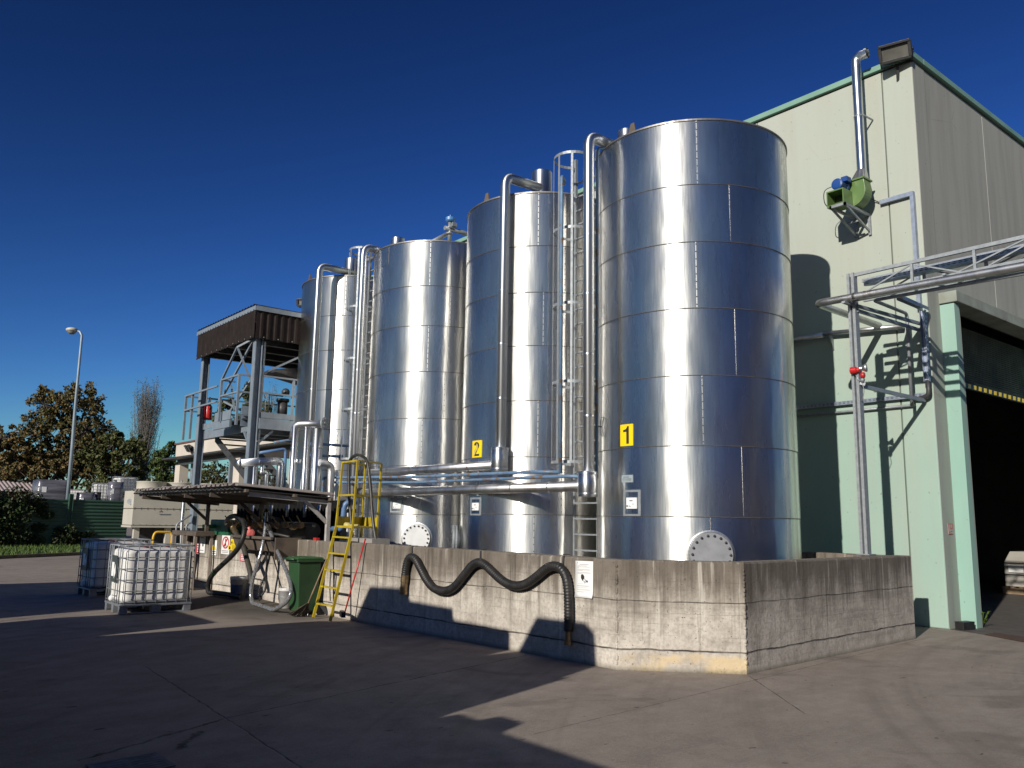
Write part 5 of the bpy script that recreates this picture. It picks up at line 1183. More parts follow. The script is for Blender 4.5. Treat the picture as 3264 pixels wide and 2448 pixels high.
o = pipe_thing('service_pipe', 'taller pale blue pipe bent down left of the clad upright pipes', 'pipe', [(8.36, 19.0, 3.46), (8.84, 19.0, 3.56), (8.86, 19.0, 1.3)], .032, M['blue_faded'], g_, rad_=.09)
root = thing('clad_elbow', 'silver segmented clad elbows right of the clad upright pipes', 'pipe', (9.2, 18, 2.5))
b = MB(); b.tube(bend([(8.95, 17.75, 2.96), (9.25, 17.75, 2.93), (9.27, 17.75, 1.6)], .2, 4), .085, 14, sm=False); b.build('upper_elbow', M['clad_h'], root)
b = MB(); b.tube(bend([(9.15, 17.2, 2.08), (9.45, 17.2, 2.05), (9.47, 17.2, 1.2)], .2, 4), .09, 14, sm=False); b.build('lower_elbow', M['clad_h'], root)

# ------------------------------------------------------------------ steel tower with the brown roof
tw = thing('steel_tower', 'grey steel platform tower with railings under a brown profiled roof', 'tower', (10, 23.5, 0))
TX0, TX1, TY0, TY1 = 8.83, 12.4, 21.5, 25.45
def hcol(b, x, y, z0, z1, w=.20):
    b.box(x-w/2, x-w/2+.018, y-w/2, y+w/2, z0, z1); b.box(x+w/2-.018, x+w/2, y-w/2, y+w/2, z0, z1); b.box(x-w/2+.018, x+w/2-.018, y-.008, y+.008, z0, z1)
for x in (TX0, TX1):
    for y in (TY0, TY1):
        b = MB(); hcol(b, x, y, 0, 6.9); b.build('column', M['steel_grey'], tw)
RX0, RY0, RX1, RY1 = 8.62, 21.28, 13.2, 25.66
b = MB(); corrugated(b, (RX0, RY1, 6.43), (0, 0, .78), (0, -1, 0), 22, .199, .032); b.build('fascia', M['brown_clad'], tw)
b = MB(); corrugated(b, (RX0+.03, RY0, 6.43), (0, 0, .78), (1, 0, 0), 23, .199, .032)
b.build('fascia', M['brown_clad'], tw)
b = MB(); b.box(RX0-.04, RX0-.005, RY0-.06, RY1+.04, 7.18, 7.30); b.box(RX0+.0, RX1, RY0-.075, RY0-.045, 7.18, 7.30); b.box(RX0-.04, RX1, RY0-.075, RY1+.04, 7.302, 7.308); b.build('flashing', M['steel_grey'], tw)
b = MB(); corrugated(b, (RX0-.05, RY1, 7.312), (4.6, 0, -.02), (0, -1, 0), 22, .199, .035); b.build('roof_sheet', M['brown_clad'], tw)
b = MB(); b.box(RX0+.04, RX1, RY0+.04, RY1, 6.60, 6.64)
for y in (22.2, 23.2, 24.2, 25.2): b.box(RX0+.06, RX1, y-.05, y+.05, 6.46, 6.60)
b.build('ceiling', M['dark_metal'], tw)
b = MB(); rg = random.Random(12)
for i in range(11): b.lathe([(.016, 0), (.016, .01)], (RX0-.035, RY0+.15+i*.41, 6.47), (-1, 0, 0), 6)
for i in range(6): b.lathe([(.016, 0), (.016, .01)], (RX0+.25+i*.41, RY0-.035, 6.47), (0, -1, 0), 6)
b.build('fixing', M['galv'], tw)
b = MB(); b.box(8.95, 13.2, 21.4, 25.6, 4.20, 4.24); b.box(8.60, 8.95, 21.62, 23.2, 4.25, 4.29); b.build('deck', M['dark_metal'], tw)
b = MB(); b.box(8.95, 13.2, 21.36, 21.44, 4.02, 4.30); b.box(8.90, 8.945, 21.6, 25.35, 3.98, 4.24); b.box(8.52, 8.58, 22.35, 23.6, 4.10, 4.30); b.box(8.58, 8.95, 21.70, 21.76, 4.08, 4.36); b.build('edge_beam', M['steel_grey'], tw)
b = MB(); b.box(8.54, 8.56, 22.36, 23.55, 4.32, 4.58); b.box(8.56, 8.93, 21.64, 21.67, 4.38, 4.62); b.box(9.0, 13.2, 21.38, 21.395, 4.32, 4.47); b.box(8.86, 8.88, 23.7, 25.7, 4.26, 4.44); b.build('toe_board', M['steel_grey'], tw)
def rail(pts, name='rail'):
    b = MB()
    for p, q in zip(pts, pts[1:]): b.bar(p, q, .045, .045)
    b.build(name, M['steel_grey'], tw)
for z in (5.46, 5.0): rail([(13.2, 21.45, z), (8.97, 21.45, z)]); rail([(8.90, 21.68, z), (8.46, 21.72, z), (8.46, 22.98, z), (8.86, 23.0, z)])
rail([(8.40, 25.75, 5.28), (8.40, 23.1, 5.30)]); rail([(8.40, 25.75, 4.84), (8.40, 23.1, 4.86)]); rail([(13.2, 25.5, 5.3), (8.40, 25.75, 5.28)]); rail([(13.2, 25.5, 4.85), (8.4, 25.75, 4.84)])
for x, y, z0, z1 in ((8.46, 21.72, 4.1, 5.46), (8.46, 22.98, 4.3, 5.46), (8.42, 25.72, 3.95, 5.28), (8.44, 25.2, 3.95, 5.28), (8.95, 21.45, 4.0, 5.46), (9.9, 21.45, 4.3, 5.46), (11.2, 21.45, 4.3, 5.46)):
    b = MB(); b.box(x-.03, x+.03, y-.03, y+.03, z0, z1); b.build('rail_post', M['steel_grey'], tw)
for p, q in (((8.46, 22.98, 5.46), (8.46, 22.0, 6.25)), ((8.46, 22.0, 6.25), (8.80, 21.5, 6.52)), ((8.46, 22.0, 6.25), (8.9, 21.9, 5.3)), ((8.75, 21.6, 6.45), (8.6, 23.1, 5.1)), ((8.6, 23.0, 4.3), (9.0, 21.6, 5.8)), ((9.05, 21.5, 5.55), (10.6, 21.5, 6.45)), ((8.5, 23.2, 4.95), (8.9, 21.8, 4.4)), ((8.46, 21.9, 4.5), (8.9, 23.4, 5.4))):
    b = MB(); b.bar(p, q, .05, .05); b.build('brace', M['steel_grey'], tw)
b = MB(); b.prism([(9.2, 25.2, 4.15), (9.2, 25.2, 3.92), (9.6, 21.2, 1.5), (9.6, 21.2, 1.75)], (.03, 0, 0)); b.prism([(10.2, 25.2, 4.15), (10.2, 25.2, 3.92), (10.6, 21.2, 1.5), (10.6, 21.2, 1.75)], (.03, 0, 0))
for i in range(13):
    t = i/13; b.obox((9.7+t*.4, 25.1-t*3.9, 4.0-t*2.4), (.5, 0, 0), (0, .11, 0), (0, 0, .015))
b.build('stair_flight', M['dark_metal'], tw)
b = MB()
for y in (22.4, 23.4, 24.4): b.box(8.95, 13.2, y-.06, y+.06, 3.98, 4.19)
b.bar((8.9, 22.2, 3.98), (8.83, 21.65, 3.6), .06, .06); b.bar((9.4, 21.5, 4.0), (8.95, 21.5, 3.6), .06, .06); b.build('floor_beam', M['steel_grey'], tw)
b = MB(); b.box(8.98, 9.03, 21.44, 21.49, .2, 6.4); b.build('drop_conduit', M['galv'], tw)
# things on the tower
ex = thing('fire_extinguisher', 'red fire extinguisher hung on the railing of the steel tower', 'fire extinguisher', (8.98, 25.1, 4.4))
q0, q1 = on_x(656, 1296, 9.0), on_x(673.5, 1296, 9.0); qb = on_x(655, 1340, 9.0); yc = (q0.y+q1.y)/2; r = .115
b = MB(); b.lathe([(r*.95, 0), (r, .02), (r, .40), (r*.7, .46), (.03, .48)], (9.0, yc, qb.z), n=20); b.build('cylinder', M['red'], ex)
b = MB(); b.cyl((9.0, yc, qb.z+.48), (9.0, yc, qb.z+.53), .03, 10); b.tube(spline([(9.0, yc, qb.z+.53), (9.0, yc-.05, qb.z+.68), (9.0, yc-.12, qb.z+.62), (9.0, yc-.13, qb.z+.3)], 5), .016, 8); b.build('valve_hose', M['black'], ex)
floodlight((10.08, 21.55, 7.72), (-.75, -.65, -.25), .30, .18, .18, 'small black floodlight above the tower roof beside the farthest tank', (10.2, 21.8, 7.32))
b = MB(); b.prism([(9.55, 21.9, 5.78), (9.55, 21.9, 5.70), (10.6, 21.9, 5.52), (10.6, 21.9, 5.95)], (0, .8, 0)); o = b.build('hood', M['dark_metal'], org=(10, 22, 5.7)); tag(o, 'dark metal hood over the tower deck beside the farthest tank', 'hood')
b = MB(); b.cyl((9.95, 22.2, 4.5), (9.95, 22.2, 4.92), .14, 16); b.cyl((9.95, 22.2, 4.92), (9.95, 22.2, 5.0), .18, 16); b.box(9.25, 10.6, 22.0, 22.4, 4.46, 4.5); b.sphere((10.02, 22.2, 5.2), .12, 10); b.tube([(9.55, 22.2, 4.5), (9.55, 22.2, 5.08), (9.95, 22.2, 5.08)], .02, 6); o = b.build('agitator_drive', M['dark_metal'], org=(9.95, 22.2, 4.5)); tag(o, 'dark agitator drive on the tower deck by the farthest tank', 'drive')
b = MB(); b.cyl((9.35, 22.0, 4.5), (9.35, 22.0, 4.95), .02, 8); b.sphere((9.35, 22.0, 4.99), .045, 10, (1, .5, 1.5)); o = b.build('pressure_gauge', M['white'], org=(9.35, 22, 4.5)); tag(o, 'white faced gauge on a thin stem on the tower deck', 'gauge')

# valve with a blue cap over the third tank, and the lines between the roofs
p = on_y(1433, 735, 17.4); rv = thing('roof_valve', 'relief valve with a blue cap standing over the third tank roof', 'valve', p)
def pv(x, y, Y=17.4): return on_y(x, y, Y)
b = MB(); b.cyl(pv(1432, 772), pv(1435, 706), .05, 12); b.lathe([(.09, -.02), (.09, .02)], pv(1432, 745), n=12); b.lathe([(.10, -.02), (.10, .02)], pv(1433, 727), n=12); b.box(pv(1436, 720).x, pv(1436, 720).x+.14, 17.3, 17.5, pv(1436, 722).z, pv(1436, 710).z); b.build('body', M['galv'], rv)
b = MB(); b.lathe([(.10, 0), (.125, .03), (.125, .11), (.05, .13), (.015, .13), (.015, .19)], pv(1435, 707), n=16, sm=False); b.build('blue_cap', paint('bright_blue_cap', (.08, .24, .50), (.06, .18, .40), 4, .4), rv)
o = pipe_thing('roof_pipe', 'buff pipe level with the valve, running behind tank 2', 'pipe', [pv(1418, 726), pv(1492, 746), pv(1560, 765)], .06, M['galv'])
o = pipe_thing('roof_pipe', 'grey pipe sloping up over the third tank roof to the valve', 'pipe', [pv(1370, 775, 17.6), pv(1432, 742, 17.6)], .055, M['galv'])
o = pipe_thing('roof_pipe', 'short grey pipe between the vent pipe and the left rim of the third tank', 'pipe', [on_y(1150, 840, 18.3), on_y(1215, 812, 18.3)], .05, M['galv'])
# ------------------------------------------------------------------ totes
hd = NT('milky_tote_plastic'); p = hd.pos(); hd.color(hd.mix(hd.rng(hd.noise(p, 2.5, 4), .3, .7), (.74, .73, .70), (.64, .62, .58))); hd.set(.42, 0, .5)
hd.b.inputs['Subsurface Weight'].default_value = .25; hd.b.inputs['Subsurface Radius'].default_value = (.05, .05, .045)
M['hdpe'] = hd.mat
def tote_parts(root, W=1.2, D=1.0):
    o0 = ORG[root.name]
    def w(x, y, z): return o0+V((x, y, z))
    # pallet
    b = MB()
    for y0, y1 in ((0, .10), (D/2-.06, D/2+.06), (D-.10, D)): b.box(o0.x, o0.x+W, o0.y+y0, o0.y+y1, o0.z, o0.z+.022)
    for x0, x1 in ((0, .13), (W/2-.08, W/2+.08), (W-.13, W)):
        for y0, y1 in ((.0, .11), (D/2-.06, D/2+.06), (D-.11, D)): b.box(o0.x+x0, o0.x+x1, o0.y+y0, o0.y+y1, o0.z+.022, o0.z+.125)
    b.box(o0.x-.01, o0.x+W+.01, o0.y-.01, o0.y+D+.01, o0.z+.125, o0.z+.16); b.build('pallet', paint('worn_steel_pallet', (.30, .32, .35), (.18, .19, .21), 9, .5, .5), root, bevel=.006)
    # bottle
    nx, nz = 48, 30; b = MB(); prof = []
    for i in range(4*nx//4*4):
        t = i/(4*nx)*4
    def section(k, ins):
        hx, hy = W/2-.035-ins, D/2-.035-ins; r = .12; pts = []
        for cx, cy, a0 in ((hx-r, hy-r, 0), (-hx+r, hy-r, 90), (-hx+r, -hy+r, 180), (hx-r, -hy+r, 270)):
            for j in range(7): a = rad(a0+j*15); pts.append((cx+r*math.cos(a), cy+r*math.sin(a)))
        out = []
        for (ax, ay), (bx_, by_) in zip(pts, pts[1:]+pts[:1]):
            L = math.hypot(bx_-ax, by_-ay); n = max(1, int(L/.03))
            for q in range(n):
                f = q/n; x, y = ax+(bx_-ax)*f, ay+(by_-ay)*f; out.append((x, y))
        return out
    zs = [.165, .18, .21]+[.24+.022*i for i in range(37)]+[1.06, 1.085, 1.10, 1.108]
    ins = {.165: .12, .18: .05, .21: .012, 1.06: .012, 1.085: .035, 1.10: .09, 1.108: .16}
    rings = []
    base = section(0, 0)
    for z in zs:
        q = ins.get(z, 0.0); ring = []
        for x, y in base:
            hx, hy = W/2-.035, D/2-.035; sx, sy = (hx-q)/hx, (hy-q)/hy
            u = x if abs(y) > hy-.02 else y if abs(x) > hx-.02 else None
            dent = 0
            if u is not None and .25 < z < 1.04:
                dent = .007*max(0, 1-abs(((u+.1)/.2) % 1-.5)*5)+.006*max(0, 1-abs(((z-.22)/.205) % 1-.5)*6)
            x2, y2 = x*sx, y*sy
            if abs(y) > hy-.02: y2 -= math.copysign(dent, y)
            elif abs(x) > hx-.02: x2 -= math.copysign(dent, x)
            ring.append(w(W/2+x2, D/2+y2, z))
        rings.append(b.add(ring))
    n = len(base)
    for r0, r1 in zip(rings, rings[1:]):
        for j in range(n): k = (j+1) % n; b.face((r0+j, r0+k, r1+k, r1+j), True)
    b.face(range(rings[-1], rings[-1]+n)); b.face(range(rings[0]+n-1, rings[0]-1, -1)); b.build('bottle', M['hdpe'], root)
    b = MB(); b.lathe([(.085, 1.10), (.085, 1.135), (.07, 1.14)], w(W*.42, D*.45, 0), n=20); b.lathe([(.04, 1.10), (.04, 1.12)], w(W*.75, D*.6, 0), n=12); b.build('filler_cap', M['red'], root)
    # cage
    b = MB(); z0, z1 = .17, 1.155
    for z in (.20, .385, .575, .765, .955): b.tube(bend([w(0, .3, z), w(0, 0, z), w(W, 0, z), w(W, D, z), w(0, D, z), w(0, .3, z)], .05, 3), .0085, 6)
    b.tube(bend([w(0, .3, z1), w(0, 0, z1), w(W, 0, z1), w(W, D, z1), w(0, D, z1), w(0, .3, z1)], .05, 3), .014, 8)
    for x in (.06, .235, .41, .585, .76, .935, 1.12):
        for y in (-.012, D+.012): b.tube([w(x, y, z0), w(x, y, z1)], .0085, 6)
    for y in (.07, .20, .35, .65, .80, .93):
        for x in (-.012, W+.012): b.tube([w(x, y, z0), w(x, y, z1)], .0085, 6)
    b.bar(w(W*.32, 0, z1), w(W*.32, D, z1), .03, .012); b.bar(w(W*.68, 0, z1), w(W*.68, D, z1), .03, .012)
    b.build('cage', M['galv'], root)
    b = MB(); b.box(o0.x-.028, o0.x-.022, o0.y+.33, o0.y+.67, o0.z+.52, o0.z+.98); lp = b.build('label_plate', paint('dark_label_plate', (.05, .07, .065), (.04, .05, .05), 3, .5), root)
    b = MB(); b.box(o0.x-.031, o0.x-.0285, o0.y+.48, o0.y+.63, o0.z+.62, o0.z+.86); b.poly([w(-.0305, .36, .68), w(-.0305, .44, .58), w(-.0305, .47, .72), w(-.0305, .40, .84)]); b.build('paper_label', M['paper'], lp)
    b = MB(); b.cyl(w(-.005, D/2, .24), w(.10, D/2, .24), .05, 12); b.sphere(w(-.02, D/2, .24), .055, 10); b.bar(w(-.03, D/2, .30), w(-.03, D/2-.10, .31), .02, .02); b.build('outlet_valve', M['white'], root)
t1 = thing('liquid_tote', 'white caged liquid tote on a steel pallet, front one standing in the sun', 'tote', (0, 0, 0), 'caged liquid totes')
tote_parts(t1); t1.location = (4.28, 15.62, .004); t1.rotation_euler.z = rad(-1)
t2 = copy_thing(t1, (4.66, 19.2, .004), rad(2), 'white plastic liquid tote in a steel cage, in the shade right behind the front tote')

# ------------------------------------------------------------------ cooling unit
cu = thing('cooling_unit', 'beige sheet metal cooling unit with two round fan cowls on legs', 'cooling unit', (10.3, 31.5, 0))
cx0, cx1, cy0, cy1 = 8.635, 12.2, 31.0, 32.15
b = MB(); b.box(cx0, cx1, cy0, cy1, 1.92, 2.53); b.build('upper_casing', M['beige_metal'], cu, bevel=.01)
b = MB(); b.box(cx0, cx1, cy0, cy1, 1.345, 1.895); b.build('lower_casing', M['beige_metal'], cu, bevel=.01)
b = MB(); b.box(cx0+.02, cx1-.02, cy0+.02, cy1-.02, 1.30, 1.93); b.build('joint_gap', M['brown'], cu)
b = MB(); b.box(cx0-.02, cx1+.02, cy0-.03, cy1+.02, 1.262, 1.325); b.build('base_flange', M['beige_metal'], cu)
b = MB()
for z in (1.28, 1.36, 1.88, 1.94, 2.50):
    x = cx0+.06
    while x < cx1: b.lathe([(.012, 0), (.012, .008)], (x, cy0-.002, z), (0, -1, 0), 6); x += .22
b.build('rivets', M['brown'], cu)
for x in (9.37, 10.42, 11.5):
    b = MB(); b.lathe([(.50, 2.53), (.50, 2.85), (.515, 2.86), (.515, 2.88), (.485, 2.88), (.485, 2.60)], (x, 31.6, 0), n=40, caps=False, sm=False); b.s = [True]*40+b.s[40:]; fc = b.build('fan_cowl', M['beige_metal'], cu)
    b = MB(); b.bar((x-.49, 31.6, 2.86), (x+.49, 31.6, 2.86), .03, .02); b.cyl((x, 31.6, 2.8), (x, 31.6, 2.99), .03, 8); b.build('fan_guard', M['galv'], fc)
for x in (cx0+.22, cx0+1.3, cx1-.3):
    b = MB(); b.box(x-.09, x+.09, cy0+.1, cy0+.28, 0, 1.26); b.build('leg', M['beige_metal'], cu)
b = MB(); b.box(cx0+.3, cx1, cy1-.3, cy1-.2, 0, 1.25); b.build('back_panel', M['dark_metal'], cu)
b = MB(); b.lathe([(.10, 0), (.06, .08), (.05, .16)], (cx0-.05, 31.25, 2.15), (.5, .85, 0), 12); b.build('horn_speaker', M['galv'], cu)
b = MB(); p = on_y(508, 1633, cy0-.006); b.poly([(p.x, cy0-.006, p.z), (p.x+.03, cy0-.006, p.z), (p.x+.03, cy0-.006, p.z+.045), (p.x+.015, cy0-.006, p.z+.06)]); 
for k, (x0, x1, dz) in enumerate(((0, .42, -.07), (.03, .40, -.095))): b.poly([(p.x+x0, cy0-.006, p.z+dz), (p.x+x1, cy0-.006, p.z+dz), (p.x+x1, cy0-.006, p.z+dz+.014), (p.x+x0, cy0-.006, p.z+dz+.014)])
b.build('maker_lettering', paint('blue_grey_print', (.12, .16, .22), None, 4, .5), cu)
b = MB(); b.lathe([(.028, 0), (.028, .003)], (p.x+.075, cy0-.005, p.z+.03), (0, -1, 0), 14); b.build('red_mark', M['redsign'], cu)

# ------------------------------------------------------------------ fence, ivy, lamp
FA, FB = V((2.0, 44.72, 0)), V((12.6, 46.0, 0)); fd = (FB-FA).normalized(); fn = V((fd.y, -fd.x, 0))
if fn.dot(V((0, -1, 0))) < 0: fn = -fn
fe = thing('sheet_fence', 'green ribbed sheet metal fence along the grass verge', 'fence', (9.8, 45.7, 0))
def fpos(x): t = (x-FA.x)/(FB.x-FA.x); return FA.lerp(FB, t)
for x0, x1 in ((2.0, 5.85), (5.95, 9.68), (9.90, 12.6)):
    b = MB(); a, c = fpos(x0), fpos(x1); n = 14; prof = []
    for i in range(n): z = .06+i*.166; prof += [(0, z), (0, z+.075), (.035, z+.095), (.035, z+.15)]
    prof.append((0, .06+n*.166))
    A = [b.add([a+fn*d+V((0, 0, z)), c+fn*d+V((0, 0, z))]) for d, z in prof]
    for p, q in zip(A, A[1:]): b.face((p, p+1, q+1, q))
    B_ = [b.add([a+fn*(d-.02)+V((0, 0, z)), c+fn*(d-.02)+V((0, 0, z))]) for d, z in prof]
    for p, q in zip(B_, B_[1:]): b.face((p, p+1, q+1, q))
    b.build('panel', M['fence'], fe)
for x in (5.9, 9.79):
    b = MB(); p = fpos(x)+fn*.05; 
    for s in (-1, 1): b.obox(p+fd*s*.085+V((0, 0, 1.33)), fd*.012, fn*.09, (0, 0, 1.33))
    b.obox(p+V((0, 0, 1.33)), fd*.085, fn*.012, (0, 0, 1.33)); b.build('post', M['fence'], fe)
# ivy
def leaves(b, c, rad_, n, size, rg, ks=3, flat=None):
    for i in range(n):
        while True:
            q = V((rg.uniform(-1, 1), rg.uniform(-1, 1), rg.uniform(-1, 1)))
            if q.length < 1: break
        p = V((c[0]+q.x*rad_[0], c[1]+q.y*rad_[1], c[2]+q.z*rad_[2])); s = size*rg.uniform(.6, 1.3)
        d = V((rg.uniform(-1, 1), rg.uniform(-1, 1), rg.uniform(-1, 1))).normalized(); e = d.cross(V((rg.uniform(-1, 1), rg.uniform(-1, 1), rg.uniform(-1, 1)))).normalized()
        b.k = rg.randrange(ks); b.poly([p-d*s, p-e*s*.55, p+d*s, p+e*s*.55])
def leafmat(name, c): 
    m = NT(name); m.color(m.mix(m.rng(m.noise(m.pos(), 1.3, 4), .35, .65), c, tuple(x*.6 for x in c))); m.set(.6, 0, .3); m.b.inputs['Transmission Weight'].default_value = 0; return m.mat
ivm = [leafmat('ivy_leaf_a', (.030, .055, .016)), leafmat('ivy_leaf_b', (.045, .075, .022)), leafmat('ivy_leaf_c', (.06, .055, .022))]
rg = random.Random(21)
for nm, lab, cl in (('ivy', 'thick dark ivy heaped over the left end of the green fence', [(6.6, .25, 1.2, .9, 1.6), (7.3, .3, 1.9, .9, 1.1), (7.9, .2, 2.3, .7, .45), (8.3, .15, 2.0, .5, .3), (8.7, .1, 1.65, .4, .25), (7.4, .2, .7, .8, .6), (8.3, .1, .4, .5, .35), (8.5, .08, 1.0, .4, .25), (5.6, .3, 1.6, .9, 1.8)]),
                     ('ivy', 'smaller ivy growing at the foot of the fence post under the lamp', [(9.4, .18, .55, .35, .55), (9.85, .22, .7, .3, .6), (10.25, .12, .5, .5, .35), (10.7, .06, .7, .35, .15)])):
    b = MB()
    for x, off, z, rx, rz in cl:
        p = fpos(x)+fn*off; leaves(b, p+V((0, 0, z)), (rx, .12+off, rz), int(900*rx*rz)+120, .075, rg)
    b.s = [False]*len(b.f); st_ = fpos(cl[0][0])+fn*.2
    o = b.build(nm, ivm, org=st_); tag(o, lab, 'ivy')
lp0 = fpos(9.83)-fn*.45; 
lm = thing('street_lamp', 'tall thin street lamp with a round head rising behind the green fence', 'street lamp', lp0)
ztop = dep_z = EYE+(41.4*(ray(252, 1055).z)); topx = EYEP+ray(262, 1060)*41.6
b = MB(); b.tube([lp0, lp0.lerp(V((topx.x, topx.y, 5.0)), .4)+V((0, 0, 3)), V((lp0.x*.2+topx.x*.8, lp0.y*.2+topx.y*.8, 7.0)), topx-V((0, 0, .15)), topx-RT*.12+V((0, 0, .05)), topx-RT*.42+V((0, 0, .12))], .06, 10, rs=[.105, .085, .07, .06, .055, .05]); b.build('pole', paint('zinc_lamp_pole', (.30, .36, .40), (.22, .28, .33), 3, .5, .3), lm)
hc_ = topx-RT*.52+V((0, 0, .10))
b = MB(); b.sphere(hc_+V((0, 0, .03)), .26, 14, (1.1, 1.1, .5)); b.build('lamp_head', paint('cream_lamp_head', (.55, .52, .44), (.45, .42, .36), 3, .5), lm)
b = MB(); b.sphere(hc_-V((0, 0, .06)), .20, 14, (1, 1, .7)); b.build('lamp_glass', paint('grey_lamp_bowl', (.22, .23, .23), None, 3, .25), lm)

# ------------------------------------------------------------------ low shed, stacked goods beyond the fence
sh = thing('low_shed', 'long low shed with a pale corrugated roof at the left edge beyond the fence', 'shed', (5, 62, 0))
b = MB(); b.box(-4, 11.6, 62, 68, 0, 3.05); b.build('wall', paint('dark_red_shed_wall', (.10, .05, .045), (.06, .035, .03), 1, .8), sh)
b = MB(); corrugated(b, (-4.4, 61.6, 3.02), (0, 3.6, .75), (1, 0, 0), 66, .25, .05); b.build('roof', paint('pinkish_fibre_roof', (.36, .30, .29), (.28, .23, .22), 1.2, .85), sh)
fm = NT('pallet_wrap'); p = fm.pos(); x, y, z = fm.sep(p); lay = fm.noise(fm.mapv(p, (.5, .5, 5)), 1.0, 5, .6)
fm.color(fm.mix(fm.rng(lay, .4, .62), (.17, .165, .19), (.07, .07, .085))); fm.set(.22, 0, .8); fm.bump(lay, .8, .05)
def wrapped(c, w, h, lab):
    root = thing('wrapped_pallet', lab, 'pallet stack', c, 'film wrapped pallets beyond the fence'); b = MB(); pr = []
    for cx, cy, a0 in ((w-.3, w-.3, 0), (-w+.3, w-.3, 90), (-w+.3, -w+.3, 180), (w-.3, -w+.3, 270)):
        for j in range(7): a = rad(a0+15*j); pr.append((c[0]+cx+.3*math.cos(a), c[1]+cy+.3*math.sin(a)))
    A = None
    for i in range(9):
        z = c[2]+h*i/8; s = 1-.03*(i % 2)-(.05 if i == 8 else 0); cur = b.add([(c[0]+(x-c[0])*s, c[1]+(y-c[1])*s, z) for x, y in pr])
        if A is not None:
            for j in range(len(pr)): k = (j+1) % len(pr); b.face((A+j, A+k, cur+k, cur+j), True)
        A = cur
    b.face(range(A, A+len(pr))); b.build('load', fm.mat, root)
    b = MB(); n = V((-.2, -1, 0)).normalized()
    for dx, dz in ((-.55*w, .80), (.1*w, .55), (.5*w, .35)): b.obox((c[0]+dx, c[1]-w*.985, c[2]+h*dz), (w*.13, 0, 0), (0, .015, 0), (0, 0, h*.055))
    b.build('label', M['paper'], root)
def bey(px, py, D): return EYEP+ray(px, py)*D
for i, (px0, px1, pt_, lab) in enumerate(((112, 216, 1530, 'large film wrapped pallet stack standing beyond the fence left of the street lamp'), (246, 302, 1570, 'film wrapped pallet beyond the fence just right of the street lamp'), (298, 322, 1568, 'narrow film wrapped pallet beyond the fence, beside the tall caged stack'), (346, 394, 1536, 'film wrapped stack beyond the fence next to the beige cooling unit'))):
    D = 47+i*.8; a, c = bey(px0, pt_, D), bey(px1, pt_, D); m_ = (a+c)/2; wrapped((m_.x, m_.y, .8), (c-a).length/2*.93, a.z-.8, lab)
for i, (px, pt_, lab) in enumerate(((232, 1560, 'caged tote beyond the fence close behind the street lamp'), (330, 1540, 'caged tote on top of the stack left of the beige cooling unit'), (408, 1520, 'caged tote on the stack half hidden by the beige cooling unit'))):
    a = bey(px, pt_, 52); copy_thing(t1, (a.x-.5, a.y, a.z-1.16), rad(-20+i*15), lab)
    c2 = copy_thing(t1, (a.x-.5, a.y, a.z-2.34), rad(-20+i*15), ('caged tote just over the fence, under the one behind the street lamp', 'caged tote under the top one of the stack left of the cooling unit', 'caged tote under the stack half hidden by the cooling unit')[i])

# ------------------------------------------------------------------ beige open shed behind
bs = thing('beige_shed', 'open sided beige shed with a deep fascia behind the steel tower', 'shed', (16, 38, 0))
BX = 14.0
b = MB(); b.box(BX, BX+.25, 24, 43.7, 4.53, 5.24); b.build('fascia', M['beige'], bs)
b = MB(); b.box(BX-.06, BX+.35, 23.9, 43.8, 5.243, 5.32); b.build('coping', paint('red_brown_coping', (.16, .07, .055), None, 2, .6), bs)
b = MB(); b.box(BX+.26, 24, 24, 43.6, 4.9, 5.1); b.box(BX-.55, BX-.005, 24, 44.1, 4.45, 4.525); b.box(BX+.02, BX+.2, 24, 43.4, 4.28, 4.52); b.build('roof', M['dark_metal'], bs)
b = MB(); b.box(BX+.04, BX+.10, 36.4, 43.3, 4.20, 4.275); b.build('light_rail', M['white'], bs)
for y in (43.3, 35.6, 30.0):
    b = MB(); b.box(BX+.02, BX+.45, y-.35, y+.35, 0, 4.25); b.build('column', M['beige'], bs)
b = MB(); b.box(BX+.05, BX+.2, 36.42, 36.58, 0, 4.2); b.build('steel_post', M['steel_grey'], bs); b = MB(); b.box(BX+.4, BX+.6, 42.2, 42.5, 0, 4.3); b.build('steel_post', M['steel_grey'], bs)
floodlight(tuple(on_x(597, 1430, BX-.25)), (-.75, .45, -.5), .5, .28, .2, 'small floodlight on the beige shed fascia', tuple(on_x(600, 1434, BX)))
b = MB(); b.box(21.5, 21.8, 24, 60, 0, 3.0); b.build('rear_wall', M['beige'], bs)

